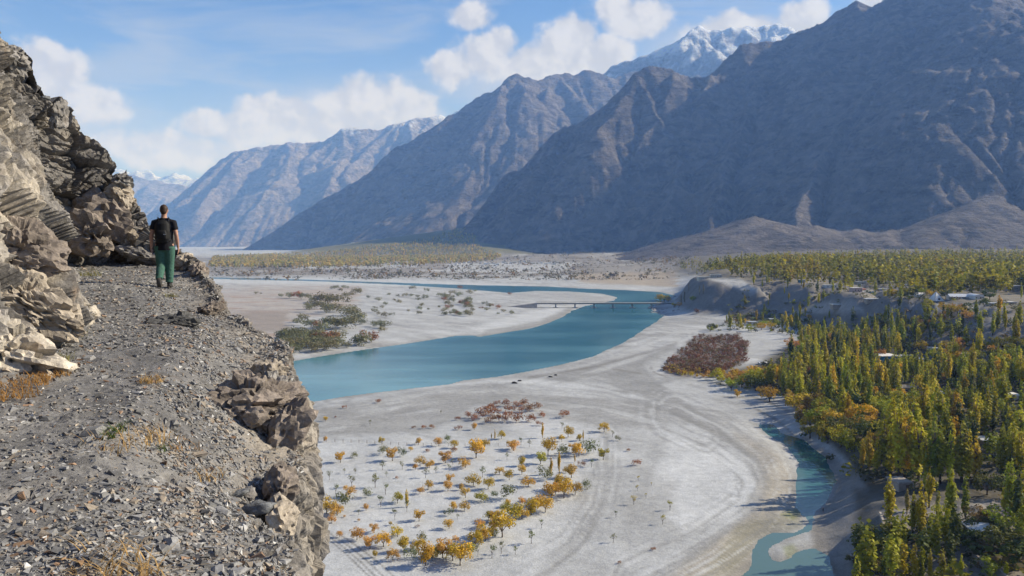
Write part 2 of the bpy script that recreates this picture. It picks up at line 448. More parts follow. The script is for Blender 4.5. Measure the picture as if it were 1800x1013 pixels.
_K = np.linalg.norm(_cu[:, None] - _cu[None], axis=2); _w = np.linalg.solve(_K + np.eye(len(_c)) * 0.6, _c[:, 2])
FANS = [(PD(860, 394, 5000), 0.14), (PD(1060, 445, 3300), 0.05)]
def ground_z(x, y, detail=True):
    x = np.atleast_1d(np.asarray(x, float)); y = np.atleast_1d(np.asarray(y, float))
    z = np.zeros(len(x)); U = _uv(x, y)
    for i in range(0, len(x), 40000):
        z[i:i + 40000] = np.linalg.norm(U[i:i + 40000, None] - _cu[None], axis=2) @ _w
    z = np.maximum(z, 0.45)
    for a, s in FANS:
        dd = np.hypot(x - a[0], y - a[1]); f = a[2] - s * dd
        z = np.maximum(z, f)
    p = np.stack([x, y, np.zeros(len(x))], 1)
    if detail:
        # steep river bluffs: flatten the terraces, steepen what lies between
        bz = sstep(y, 560, 640) * (1 - sstep(y, 1150, 1300)) * sstep(x, 140, 190)
        t = np.clip((z - 3) / 33.0, 0, 1); g = np.where(t < 0.5, 0.5 * (2 * t) ** 2.1, 1 - 0.5 * (2 - 2 * t) ** 2.1)
        z = z + bz * np.where((z > 3) & (z < 36), 3 + 33 * g - z, 0)
        hi = sstep(z, 2, 14)
        z = z + fbm(p / 38.0, 5, 3) * (0.35 + 2.6 * hi) + fbm(p / 300.0, 3, 9) * (0.3 + 5 * sstep(y, 1500, 4000))
        # gullies down the bluff faces
        z = z + (fbm(p / 30.0, 5, 21, ridged=True, gain=0.6) - 0.3) * 5.5 * sstep(z, 4, 12) * (1 - sstep(z, 33, 37))
        z = np.maximum(z, 0.5)
    s1 = poly_sd(x, y, RIVER); s2 = poly_sd(x, y, POND)
    w = fbm(p / 30.0, 4, 5) * np.clip(y / 400.0, 0.3, 2) * 1.6
    sw = 5 + y / 120.0
    for s, sc in ((s1 + w, 1.0), (s2 + fbm(p / 9.0, 3, 6) * 1.2, 0.4)):
        dip = sstep(s, -sw * 2.2 * sc, sw * sc)
        tgt = -1.4
        t = sstep(s, -3.5 * sw * sc, 0)
        z = np.where(s < 0, np.minimum(z, np.maximum(0.02, z) * 1.0) * (1 - t) + t * np.minimum(z, 0.02 + np.clip(-s, 0, 60) * 0.03), -np.clip(s * 0.12, 0, 1.6) - 0.02)
    return z

cols = np.unique(np.concatenate([np.linspace(-3500, -250, 24), np.arange(-250, 2051, 4.8), np.linspace(2051, 5000, 24)]))
dist = np.concatenate([np.array([25, 45, 70, 95, 115, 130, 145, 158]), 80 * FPX / np.arange(655, 165, -1.7), 80 * FPX / np.arange(165, 78, -0.9), 80 * FPX / np.arange(78, 24, -1.3), np.geomspace(3400, 14000, 60), [18000, 23000, 28000]])
dist = np.unique(dist)
GX = np.clip((cols[None, :] - 900) / FPX * dist[:, None], -18500, 18500).ravel(); GY = np.repeat(dist, len(cols))
GZ = ground_z(GX, GY)
GPX, GPY = proj(GX, GY, GZ)

def blob_mask(px, py, pts, soft):
    return sstep(poly_sd(px, py, np.array(pts, float)), -soft, soft)
def paint_ground():
    p = np.stack([GX, GY, np.zeros(len(GX))], 1); n = len(GX)
    A = lambda c: np.array(c)[None, :]
    sand = A((0.462, 0.473, 0.478)); gravel = A((0.262, 0.262, 0.256)); dark = A((0.20, 0.19, 0.17)); brown = A((0.31, 0.265, 0.225))
    wx = fbm(p / 60.0, 4, 31) * 18; wy = fbm(p / 60.0 + 50, 4, 32) * 6
    qx, qy = GPX + wx, GPY + wy
    c = np.repeat(gravel * 0.45 + sand * 0.55, n, 0)
    def mixin(mask, col, k=1.0):
        nonlocal c
        m = np.clip(mask * k, 0, 1)[:, None]; c = c * (1 - m) + col * m
    # drifts of pale silt, stretched along the old flow
    fl = np.stack([(GX * 0.8 + GY * 0.6) / 22.0, (-GX * 0.6 + GY * 0.8) / 90.0, np.zeros(n)], 1)
    mixin(sstep(fbm(fl, 4, 40), -0.1, 0.35), sand, 0.8)
    mixin(sstep(fbm(fl * 0.6 + 9, 5, 44), 0.12, 0.42), gravel, 0.7)
    for sc_, sd_, kk_ in ((1.0, 46, 0.55), (0.45, 47, 0.5)):
        ch = np.abs(fbm(fl * sc_ * np.array([[0.5, 0.8, 1]]) + 3, 4, sd_)); mixin((1 - sstep(ch, 0.012, 0.05)) * sstep(fbm(p / 120.0, 2, 49), -0.2, 0.2), gravel * 0.82, kk_)
    # tree flat: pale silt
    mixin(blob_mask(qx, qy, [(480, 770), (850, 770), (1060, 720), (1080, 820), (1020, 950), (900, 1040), (480, 1040)], 20), sand, 0.9)
    # wide gravel sheet between river and trees
    mixin(blob_mask(qx, qy, [(540, 722), (760, 692), (880, 672), (960, 690), (1060, 700), (1180, 722), (1200, 740), (1170, 756), (1050, 752), (930, 722), (840, 712), (760, 760), (540, 765)], 7), gravel * 1.12, 0.9)
    mixin(blob_mask(qx, qy, [(880, 668), (1000, 648), (1120, 625), (1180, 605), (1195, 612), (1130, 640), (1180, 690), (1260, 740), (1330, 800), (1310, 800), (1230, 750), (1150, 705), (1060, 668), (960, 672)], 6), gravel * 0.95, 0.8)
    mixin(blob_mask(qx, qy, [(870, 672), (960, 668), (1050, 685), (1100, 703), (1040, 700), (940, 690)], 4), sand, 0.8)
    mixin(blob_mask(qx, qy, [(1180, 745), (1240, 760), (1310, 810), (1330, 850), (1290, 905), (1200, 935), (1130, 880), (1170, 800)], 9), sand * 1.08, 0.95)
    mixin(blob_mask(qx, qy, [(1140, 840), (1190, 850), (1180, 900), (1120, 925), (1085, 900)], 14), gravel * 1.2, 0.6)
    mixin(blob_mask(qx, qy, [(1030, 830), (1060, 830), (1055, 930), (1000, 1000), (930, 1020), (1010, 930)], 8), gravel * 1.1, 0.55)
    # brownish strand right of the silt
    mixin(blob_mask(qx, qy, [(1290, 760), (1350, 780), (1395, 830), (1405, 910), (1330, 950), (1315, 1020), (1130, 1060), (1240, 960), (1330, 890), (1345, 830)], 12), A((0.33, 0.305, 0.26)), 0.9)
    mixin(blob_mask(qx, qy, [(1290, 920), (1400, 900), (1410, 930), (1330, 950), (1290, 1010), (1240, 1010)], 9), A((0.21, 0.20, 0.135)), 0.55)
    mixin(blob_mask(qx, qy, [(1370, 905), (1400, 893), (1412, 905), (1390, 915)], 5), A((0.17, 0.19, 0.06)), 0.7)
    mixin(blob_mask(qx, qy, [(1370, 960), (1390, 955), (1400, 968), (1380, 985)], 5), A((0.16, 0.18, 0.06)), 0.6)
    # mud flat right of the pond
    mixin(blob_mask(qx, qy, [(1440, 790), (1500, 820), (1530, 880), (1500, 940), (1500, 1040), (1440, 1040), (1420, 930), (1470, 860)], 8), A((0.20, 0.185, 0.165)), 0.85)
    # left bank plain: brown fields and pale flats
    f2 = np.stack([GX / 60.0, GY / 26.0, np.zeros(n)], 1)
    lb = blob_mask(qx, qy, [(300, 510), (640, 500), (620, 540), (520, 560), (490, 640), (300, 640)], 14)
    mixin(lb, A((0.36, 0.32, 0.285)), 0.75)
    mixin(lb * sstep(fbm(f2, 4, 51), 0.05, 0.25), A((0.33, 0.25, 0.195)), 0.75)
    mixin(blob_mask(qx, qy, [(400, 548), (505, 546), (500, 580), (400, 590)], 5), A((0.27, 0.235, 0.205)), 0.9)
    mixin(blob_mask(qx, qy, [(930, 545), (1080, 532), (1000, 552), (940, 575), (860, 590), (830, 575), (900, 560)], 5), sand * 1.1, 0.7)
    mixin(blob_mask(qx, qy, [(860, 580), (940, 565), (1000, 542), (1010, 548), (960, 572), (900, 588), (840, 594)], 3), gravel * 1.0, 0.8)
    mixin(blob_mask(qx, qy, [(880, 515), (1000, 514), (1075, 520), (1060, 531), (980, 528), (900, 522)], 3), gravel * 1.15, 0.6)
    # dark bed lines and wet margins beside water
    for P_, k in ((RIVER, 1.0), (POND, 0.5)):
        s = poly_sd(GX, GY, P_)
        wet = sstep(s, -(5 + GY / 90) * k, -0.5)
        mixin(wet * sstep(fbm(p / 18.0, 3, 60), -0.35, 0.2), dark, 0.6)
    # beyond the river: scrub flats
    farm = sstep(GY, 1650, 2000) * (1 - sstep(GY, 3600, 4600))
    mixin(farm, A((0.245, 0.222, 0.19)), 0.9)
    mixin(farm * sstep(fbm(np.stack([GX / 160.0, GY / 90.0, np.zeros(n)], 1), 5, 70), -0.05, 0.25), A((0.15, 0.127, 0.09)), 0.85)
    mixin(farm * sstep(fbm(np.stack([GX / 140.0, GY / 120.0, np.ones(n)], 1), 4, 75), 0.22, 0.36), sand, 0.8)
    for poly in ([(790, 462), (1010, 462), (990, 478), (880, 482), (780, 478)], [(540, 466), (740, 462), (730, 470), (520, 474)], [(370, 462), (460, 462), (440, 468), (370, 470)]):
        mixin(blob_mask(qx, GPY, poly, 3), sand * 0.95, 0.7)
    mixin(blob_mask(qx, GPY, [(1010, 482), (1190, 476), (1190, 505), (1020, 497)], 3), A((0.33, 0.27, 0.195)), 0.8)
    mixin(blob_mask(GPX, GPY, [(370, 488), (560, 488), (760, 494), (910, 500), (910, 504), (700, 503), (370, 498)], 2.5), sand, 0.8)
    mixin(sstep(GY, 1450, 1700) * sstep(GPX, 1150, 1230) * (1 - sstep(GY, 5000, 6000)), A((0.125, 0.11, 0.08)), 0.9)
    # fans
    for i, (a, s_) in enumerate(FANS):
        dd = np.hypot(GX - a[0], GY - a[1]); f = a[2] - s_ * dd; on = sstep(f - 6, 0, 30) * (1 - 0)
        if i == 0: mixin(on, A((0.15, 0.138, 0.06)), 1.0)
        elif i < 1: mixin(on, A((0.165, 0.15, 0.135)) * (1 + 0.5 * fbm(np.stack([np.arctan2(GX - a[0], GY - a[1]) * 30, dd / 900, np.zeros(n)], 1), 4, 80))[:, None], 1.0)
    def line(pts, w, col, k):
        P_ = np.array(pts, float); d = np.full(n, 1e9)
        for a, b in zip(P_[:-1], P_[1:]):
            e = b - a; L = (e ** 2).sum(); t = np.clip(((GPX - a[0]) * e[0] + (GPY - a[1]) * e[1]) / L, 0, 1); d = np.minimum(d, np.hypot(GPX - a[0] - t * e[0], GPY - a[1] - t * e[1]))
        mixin(1 - sstep(d + 1.2 * fbm(p / 7.0, 3, 91), w * 0.4, w * 1.3), col, k)
    def streaks(pts, width, seed, k=0.6):
        P_ = np.array(pts, float); d = np.full(n, 1e9); s = np.zeros(n); acc = 0.0
        for a, b in zip(P_[:-1], P_[1:]):
            e = b - a; L = (e ** 2).sum(); t = np.clip(((GPX - a[0]) * e[0] + (GPY - a[1]) * e[1]) / L, 0, 1); dd = np.hypot(GPX - a[0] - t * e[0], GPY - a[1] - t * e[1])
            sg = np.sign((GPX - a[0]) * e[1] - (GPY - a[1]) * e[0]); m = dd < np.abs(d); d = np.where(m, dd * sg, d); s = np.where(m, acc + t * math.sqrt(L), s); acc += math.sqrt(L)
        f = fbm(np.stack([d / 9.0, s / 170.0, np.zeros(n)], 1), 4, seed, gain=0.6); mk = (1 - sstep(np.abs(d), width * 0.5, width)) * (GY < 700)
        mixin(mk * sstep(f, 0.02, 0.3), gravel * 0.95, k); mixin(mk * sstep(-f, 0.02, 0.3), sand * 1.08, k)
    streaks([(1185, 725), (1260, 760), (1330, 812), (1348, 850), (1325, 900), (1240, 960), (1120, 1020)], 75, 301)
    streaks([(560, 735), (760, 700), (900, 690), (1050, 705), (1185, 735), (1240, 770)], 45, 302, 0.45)
    streaks([(1060, 770), (1062, 830), (1050, 890), (1000, 960), (900, 1020)], 45, 303, 0.5)
    streaks([(880, 675), (1000, 650), (1120, 615), (1200, 585)], 32, 304, 0.5)
    line([(1190, 604), (1130, 622), (1050, 644), (985, 655), (930, 664)], 2.6, A((0.16, 0.152, 0.14)), 0.55)
    line([(1075, 648), (1100, 653), (1128, 657)], 1.6, dark, 0.6); line([(1143, 645), (1150, 655), (1172, 663)], 1.6, dark, 0.7)
    line([(1240, 668), (1290, 682), (1330, 700), (1372, 716)], 2.2, dark, 0.6); line([(1270, 698), (1330, 700), (1385, 722)], 2.0, dark, 0.5)
    line([(1330, 720), (1360, 735), (1385, 755), (1400, 768)], 2.5, A((0.17, 0.155, 0.13)), 0.6)
    for dx in (0, 9, 20, 34): line([(560 + dx, 938), (590 + dx, 958), (620 + dx * 1.2, 985), (655 + dx * 1.3, 1020)], 1.7, A((0.13, 0.12, 0.105)), 0.6)
    line([(1065, 770), (1062, 830), (1058, 880), (1030, 950), (960, 1010)], 4, gravel, 0.5); line([(1010, 880), (1040, 850), (1050, 810)], 2.5, gravel * 0.85, 0.5)
    line([(1185, 725), (1260, 760), (1330, 812), (1345, 850), (1320, 900), (1240, 960), (1150, 1010)], 5, gravel * 0.95, 0.55)
    line([(1300, 905), (1200, 965), (1120, 1010)], 5, sand, 0.6)
    mixin(blob_mask(qx, qy, [(1165, 655), (1180, 630), (1205, 612), (1225, 590), (1300, 588), (1315, 605), (1310, 640), (1270, 660), (1200, 662)], 5), A((0.16, 0.13, 0.11)), 0.8)
    # plateau and terrace soil under the trees, some shade painted in
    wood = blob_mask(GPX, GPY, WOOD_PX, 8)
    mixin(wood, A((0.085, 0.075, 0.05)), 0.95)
    mixin(blob_mask(GPX, GPY, [(1500, 860), (1900, 830), (1900, 1060), (1490, 1060), (1510, 940)], 10), A((0.10, 0.088, 0.068)), 0.85)  # lower right soil darkened to stand in for the shade of trees
    mixin(sstep(GZ, 32, 37) * (1 - sstep(GY, 1700, 2100)) * sstep(GX, 100, 250), A((0.17, 0.145, 0.10)), 0.85)
    bl = sstep(GZ, 3, 8) * (1 - sstep(GZ, 35, 37)) * sstep(GY, 560, 620) * (1 - sstep(GY, 1100, 1200)) * sstep(GX, 150, 200)
    mixin(bl, A((0.175, 0.16, 0.142)) * (1 + 0.35 * fbm(p / 40.0, 5, 81))[:, None], 0.9)  # bluff face: its shade is partly put into this darker colour
    mixin(blob_mask(GPX, GPY, [(1600, 545), (1800, 545), (1850, 640), (1700, 640), (1600, 600)], 10), A((0.15, 0.125, 0.10)), 0.7)
    mixin(blob_mask(GPX, GPY, [(1245, 490), (1300, 489), (1345, 516), (1320, 516), (1270, 499)], 3), sand * 0.85, 0.8)
    mixin(blob_mask(GPX, GPY, [(1391, 551), (1440, 532), (1500, 530), (1522, 548), (1470, 552)], 5), A((0.36, 0.34, 0.31)), 0.8)
    mixin(blob_mask(GPX, GPY, [(1545, 900), (1640, 885), (1800, 880), (1800, 930), (1640, 925), (1555, 935)], 6), A((0.30, 0.27, 0.235)), 0.75)
    mixin(blob_mask(GPX, GPY, [(1640, 960), (1800, 975), (1800, 1013), (1640, 1013)], 8), A((0.25, 0.22, 0.19)), 0.6)
    return np.clip(c, 0.02, 0.6)
WOOD_PX = [(1240, 660), (1330, 640), (1400, 600), (1420, 570), (1300, 565), (1270, 545), (1330, 548), (1500, 590), (1620, 590), (1720, 640), (1900, 660), (1900, 880), (1640, 880), (1530, 870), (1480, 800), (1420, 740), (1370, 690), (1300, 665)]
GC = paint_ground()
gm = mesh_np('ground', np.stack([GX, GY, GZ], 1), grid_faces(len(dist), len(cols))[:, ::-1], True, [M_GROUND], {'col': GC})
tag(obj('ground', gm), 'pale sand, gravel flats and wooded terraces of the valley floor', kind='structure')
def gz(x, y): return float(ground_z(np.array([x]), np.array([y]))[0])

# ------------------------------------------------------------------ water
def water_sheet(name, poly, mat, label, step, shoal):
    (x0, y0), (x1, y1) = poly.min(0) - 30, poly.max(0) + 30
    nx = int((x1 - x0) / step) + 1; ny = int((y1 - y0) / step) + 1
    X, Y = np.meshgrid(np.linspace(x0, x1, nx), np.linspace(y0, y1, ny)); X = X.ravel(); Y = Y.ravel()
    s = poly_sd(X, Y, poly) > -22
    f = grid_faces(ny, nx); f = f[s[f].all(1)]
    px, py = proj(X, Y, 0 * X)
    sh = shoal(px, py, X, Y)
    used = np.unique(f); rm = np.zeros(len(X), int); rm[used] = np.arange(len(used))
    me = mesh_np(name, np.stack([X, Y, 0 * X], 1)[used], rm[f], True, [mat], {'shoal': np.repeat(sh[used, None], 3, 1)})
    return tag(obj(name, me), label, kind='structure')
M_RIVER = mat_water('river_water', (0.016, 0.108, 0.140), (0.105, 0.26, 0.30), 0.16)
M_POND = mat_water('pond_water', (0.010, 0.105, 0.10), (0.085, 0.15, 0.145), 0.05)
def river_shoal(px, py, X, Y):
    p = np.stack([X / 60, Y / 30, 0 * X], 1)
    s = blob_mask(px, py, [(480, 640), (700, 640), (830, 660), (800, 690), (480, 720)], 25) * 0.45 + np.clip(fbm(p, 4, 90), 0, 1) * 0.35
    e = poly_sd(X, Y, RIVER); s = s + 0.35 * (1 - sstep(e, -2, 14 + Y / 60)) + 0.25 * blob_mask(px, py, [(1085, 522), (1150, 514), (1185, 522), (1120, 532)], 6)
    return np.clip(s, 0, 1)
def pond_shoal(px, py, X, Y):
    return np.clip(0.05 + 0.9 * sstep(py, 870, 950) + 0.4 * (1 - sstep(poly_sd(X, Y, POND), 0, 4)), 0, 1)
water_sheet('river', RIVER, M_RIVER, 'turquoise glacial river curving across the valley', 8.0, river_shoal)
water_sheet('pond', POND, M_POND, 'shallow green backwater pool beside the wooded bank', 1.6, pond_shoal)

# ------------------------------------------------------------------ mountains
def seg_field(X, Y, ridges):
    """height of the mass that falls away from a set of crest lines"""
    H = np.full(X.shape, -1e9)
    for pts, slope, conc in ridges:
        P = np.array(pts)
        for a, b in zip(P[:-1], P[1:]):
            e = b[:2] - a[:2]; L = (e ** 2).sum() + 1e-9
            t = np.clip(((X - a[0]) * e[0] + (Y - a[1]) * e[1]) / L, 0, 1)
            d = np.hypot(X - a[0] - t * e[0], Y - a[1] - t * e[1]); z = a[2] + t * (b[2] - a[2])
            f = z - slope * d + conc * d * d / 4000.0 * np.exp(-d / 6000.0)
            H = np.maximum(H, f)
    return H
def erode(h, cell, iters, K):
    ny, nx = h.shape; N = ny * nx; idx = np.arange(N).reshape(ny, nx)
    offs = [(-1, 0), (1, 0), (0, -1), (0, 1), (-1, -1), (-1, 1), (1, -1), (1, 1)]
    for it in range(iters):
        hp = np.pad(h, 1, mode='edge'); ip = np.pad(idx, 1, mode='edge')
        best = np.zeros(h.shape); rec = idx.copy()
        for dy, dx in offs:
            L = cell * (1.41421 if dy and dx else 1.0)
            s = (h - hp[1 + dy:1 + dy + ny, 1 + dx:1 + dx + nx]) / L
            m = s > best; best[m] = s[m]; rec[m] = ip[1 + dy:1 + dy + ny, 1 + dx:1 + dx + nx][m]
        r = rec.ravel(); A = np.ones(N)
        rr = r.copy(); own = np.arange(N)
        for _ in range(9):
            mv = rr != own
            A = A + np.bincount(rr[mv], weights=A[mv], minlength=N)
            # nodes already at a sink stop passing on
            nr = rr[rr]; done = rr == nr
            rr2 = nr.copy(); rr = np.where(rr == own, own, rr2)
            if done.all(): break
            # a node whose target is a sink has delivered everything
            rr = np.where(done, own, rr)
        hr = h.ravel()[r].reshape(h.shape)
        dh = K * np.power(A.reshape(h.shape), 0.42) * best * cell
        h = h - np.minimum(dh, 0.85 * np.maximum(h - hr, 0))
        # slopes that are too steep shed
        hp = np.pad(h, 1, mode='edge'); av = (hp[:-2, 1:-1] + hp[2:, 1:-1] + hp[1:-1, :-2] + hp[1:-1, 2:]) / 4
        ex = np.clip(best - 1.15, 0, 1); h = h + (av - h) * ex * 0.6
    return h
def mountain(name, label, x0, x1, y0, y1, cell, ridges, mat, seed, amp, warp, iters=14, K=0.012, floor=-60.0):
    nx = int((x1 - x0) / cell) + 1; ny = int((y1 - y0) / cell) + 1
    X, Y = np.meshgrid(np.linspace(x0, x1, nx), np.linspace(y0, y1, ny))
    p = np.stack([X.ravel(), Y.ravel(), np.zeros(X.size)], 1)
    wl = warp * 6.0
    wx = (fbm(p / wl, 5, seed) * warp).reshape(X.shape); wy = (fbm(p / wl + 40, 5, seed + 5) * warp).reshape(X.shape)
    h = seg_field(X + wx, Y + wy, ridges)
    up = np.clip(h / 900.0, 0, 1.0)
    h = h + (fbm(p / (amp * 9.0), 6, seed + 11, ridged=True).reshape(X.shape) - 0.35) * amp * up
    h = h + (fbm(p / (amp * 3.0), 4, seed + 15).reshape(X.shape)) * amp * 0.3 * up
    h = h + (fbm(p / (amp * 3.6), 4, seed + 27, ridged=True).reshape(X.shape) - 0.3) * amp * 0.42 * up
    h = np.maximum(h, floor)
    h = erode(h, cell, iters, K)
    h = h + (fbm(p / (cell * 14.0), 5, seed + 17, ridged=True, gain=0.6).reshape(X.shape) - 0.3) * cell * 1.9 * np.clip(h / 300.0, 0, 1)
    h = h + fbm(p / (cell * 5.0), 3, seed + 19, ridged=True).reshape(X.shape) * cell * 0.5 * np.clip(h / 250.0, 0, 1)
    f = grid_faces(ny, nx); keep = (h.ravel()[f] > floor + 1).any(1); f = f[keep]
    used = np.unique(f); rm = np.zeros(X.size, int); rm[used] = np.arange(len(used))
    v = np.stack([X.ravel(), Y.ravel(), h.ravel()], 1)[used]
    me = mesh_np(name, v, rm[f], True, [mat])
    return tag(obj(name, me), label, kind='structure')
def crest(*pts): return [PD(*p) for p in pts]
def ribbed(ridges, seed, length, fall, slope, step):
    """add side ribs that branch off the spurs"""
    rs = np.random.RandomState(seed); out = list(ridges)
    for pts, sl_, cc in ridges:
        P = np.array(pts)
        if len(P) < 3: continue
        for a, b in zip(P[:-1], P[1:]):
            e = b - a; L = np.hypot(e[0], e[1]); m = max(1, int(L / step))
            for k in range(m):
                t = (k + rs.rand()) / m; q = a + e * t; dirn = e[:2] / (L + 1e-6)
                if b[2] > a[2]: dirn = -dirn
                for sgn in (-1, 1):
                    if rs.rand() < 0.2: continue
                    nrm = np.array([-dirn[1], dirn[0]]) * sgn; an = rs.uniform(0.2, 0.9); v = nrm * math.cos(an) + dirn * math.sin(an)
                    ll = length * rs.uniform(0.5, 1.3); v2 = v + nrm * rs.uniform(-0.3, 0.3)
                    m1 = np.array([q[0] + v[0] * ll * .5, q[1] + v[1] * ll * .5, q[2] - fall * ll * .5]); m2 = np.array([m1[0] + v2[0] * ll * .5, m1[1] + v2[1] * ll * .5, q[2] - fall * ll * 1.05])
                    out.append(([q, m1, m2], slope * rs.uniform(0.9, 1.15), 0.2))
    return out

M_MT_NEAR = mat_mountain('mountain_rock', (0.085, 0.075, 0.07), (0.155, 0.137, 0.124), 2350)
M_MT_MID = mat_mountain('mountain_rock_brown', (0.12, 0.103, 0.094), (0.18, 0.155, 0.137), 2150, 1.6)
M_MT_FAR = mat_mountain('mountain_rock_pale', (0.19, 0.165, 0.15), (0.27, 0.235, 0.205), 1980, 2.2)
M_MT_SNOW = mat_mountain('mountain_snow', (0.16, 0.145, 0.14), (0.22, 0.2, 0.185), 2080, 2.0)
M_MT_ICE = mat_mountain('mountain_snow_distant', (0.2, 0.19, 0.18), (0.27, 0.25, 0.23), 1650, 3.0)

# steep dark massif on the right
near = [
    (crest((770, 452, 5300), (800, 425, 5250), (835, 395, 5200), (880, 345, 5100), (940, 285, 5000), (1000, 222, 4950), (1050, 203, 4900), (1090, 180, 4900), (1118, 142, 4900), (1160, 141, 4950), (1232, 141, 5000),
           (1270, 115, 5050), (1300, 97, 5100), (1360, 85, 5100), (1425, 66, 5050), (1470, 37, 5000), (1510, 18, 4900), (1535, 26, 4900), (1560, 10, 4850), (1590, 2, 4800), (1650, -25, 4700), (1720, -40, 4600), (1800, -30, 4550), (1950, 30, 4500)), 1.25, 0.30),
    (crest((1118, 142, 4900), (1150, 190, 4650), (1165, 215, 4500), (1190, 280, 4200), (1180, 350, 3800), (1150, 420, 3500)), 0.98, 0.2),
    (crest((1000, 222, 4950), (1010, 280, 4700), (985, 350, 4400), (960, 420, 4100)), 0.98, 0.2),
    (crest((1300, 97, 5100), (1330, 160, 4700), (1300, 230, 4300), (1270, 300, 3900), (1275, 350, 3600), (1265, 400, 3300)), 0.98, 0.2),
    (crest((1510, 18, 4900), (1540, 80, 4500), (1555, 128, 4150), (1585, 190, 3850), (1620, 240, 3600), (1660, 310, 3300), (1690, 370, 3050), (1700, 420, 2850)), 0.78, 0.28),
    (crest((1555, 128, 4150), (1500, 215, 3800), (1440, 290, 3500), (1420, 350, 3250), (1400, 410, 3000)), 0.80, 0.28),
    (crest((1425, 66, 5050), (1450, 130, 4700), (1420, 190, 4450), (1380, 260, 4200)), 0.80, 0.25),
    (crest((1720, -40, 4600), (1745, 0, 4200), (1775, 60, 3900), (1830, 150, 3500), (1850, 230, 3200), (1830, 320, 2900), (1800, 400, 2650)), 0.78, 0.25),
    (crest((1318, 390, 2850), (1325, 384, 2950)), 0.26, 0.0), (crest((1735, 352, 2850), (1742, 346, 2950)), 0.34, 0.0), (crest((1560, 412, 2700), (1565, 408, 2800)), 0.24, 0.0), (crest((1425, 402, 2800), (1430, 398, 2900)), 0.26, 0.0), (crest((1500, 408, 2750), (1505, 404, 2850)), 0.25, 0.0), (crest((1640, 400, 2700), (1645, 396, 2800)), 0.27, 0.0), (crest((1240, 425, 3000), (1245, 422, 3100)), 0.2, 0.0),
    (crest((1950, 30, 4500), (1990, 120, 3600), (2050, 220, 3000), (2050, 330, 2500)), 0.8, 0.25),
]
mountain('mountain', 'steep dark grey mountain rising over the poplar woods on the right', -900, 4300, 1500, 6400, 12.0, ribbed(near, 5, 520.0, 0.66, 0.95, 420.0), M_MT_NEAR, 3, 130.0, 105.0, 14, 0.02)
mid = [
    (crest((540, 446, 8800), (575, 422, 8700), (640, 362, 8500), (700, 305, 8300), (745, 262, 8200), (790, 216, 8100), (830, 185, 8050), (862, 166, 8000), (905, 143, 8000), (930, 144, 8000), (948, 150, 8050), (985, 142, 8200), (1010, 142, 8300), (1042, 141, 8300), (1075, 150, 8400), (1140, 145, 8600), (1250, 150, 8800)), 1.0, 0.20),
    (crest((925, 144, 8000), (945, 190, 7700), (925, 240, 7400), (885, 290, 7100), (880, 335, 6900), (850, 375, 6600), (830, 415, 6300)), 0.70, 0.2),
    (crest((1010, 142, 8300), (1040, 200, 7800), (1000, 260, 7200), (950, 330, 6700), (900, 390, 6200)), 0.7, 0.2),
    (crest((790, 216, 8100), (780, 290, 7700), (735, 340, 7500), (715, 400, 7200), (700, 430, 7000)), 0.72, 0.2),
    (crest((862, 166, 8000), (840, 250, 7500), (800, 330, 7100), (790, 400, 6700)), 0.72, 0.2),
    (crest((700, 305, 8300), (670, 370, 8000), (640, 410, 7800), (610, 438, 7500)), 0.72, 0.2),
]
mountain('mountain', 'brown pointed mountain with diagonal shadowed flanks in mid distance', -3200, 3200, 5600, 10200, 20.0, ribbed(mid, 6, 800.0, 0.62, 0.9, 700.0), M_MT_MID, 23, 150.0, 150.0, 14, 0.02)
far = [
    (crest((270, 440, 13500), (300, 405, 13500), (330, 360, 13500), (370, 318, 13500), (415, 286, 13500), (440, 281, 13500), (475, 268, 13600), (510, 258, 13600), (560, 259, 13700), (605, 246, 13800), (660, 244, 13900), (700, 236, 14000), (725, 219, 14200), (760, 214, 14400), (800, 205, 14600), (850, 181, 15000), (900, 165, 15000), (1000, 165, 15000)), 0.95, 0.1),
    (crest((415, 286, 13500), (400, 340, 12800), (360, 395, 12200), (330, 430, 11800)), 0.68, 0.1),
    (crest((510, 258, 13600), (500, 310, 12600), (450, 370, 11700), (420, 425, 11000)), 0.68, 0.1),
    (crest((605, 246, 13800), (610, 300, 12800), (570, 360, 11700), (520, 430, 10800)), 0.68, 0.1),
    (crest((725, 219, 14200), (720, 280, 13000), (680, 330, 12000), (620, 390, 11000), (590, 430, 10300)), 0.68, 0.1),
    (crest((850, 181, 15000), (820, 240, 14000), (760, 300, 13000)), 0.68, 0.1),
]
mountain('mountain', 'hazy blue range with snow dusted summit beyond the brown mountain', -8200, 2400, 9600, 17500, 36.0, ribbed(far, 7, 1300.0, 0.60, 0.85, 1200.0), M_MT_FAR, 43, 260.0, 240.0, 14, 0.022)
snow = [
    (crest((980, 175, 10300), (1045, 146, 10300), (1075, 130, 10300), (1092, 118, 10300), (1140, 106, 10300), (1185, 92, 10300), (1217, 80, 10300), (1236, 70, 10300), (1248, 78, 10300), (1290, 60, 10300), (1340, 54, 10300), (1376, 40, 10300), (1402, 52, 10300), (1430, 60, 10300), (1500, 90, 10300), (1600, 130, 10300)), 0.72, 0.1),
    (crest((1092, 118, 10300), (1110, 150, 9800), (1120, 200, 9300)), 0.72, 0.1),
    (crest((1236, 70, 10300), (1250, 110, 9800), (1240, 180, 9250)), 0.72, 0.1),
    (crest((1376, 40, 10300), (1380, 90, 9800), (1400, 170, 9250)), 0.72, 0.1),
]
mountain('mountain', 'snow covered summit ridge behind the dark massif under the clouds', -600, 5700, 8900, 12000, 28.0, snow, M_MT_SNOW, 63, 300.0, 260.0, 18, 0.05)
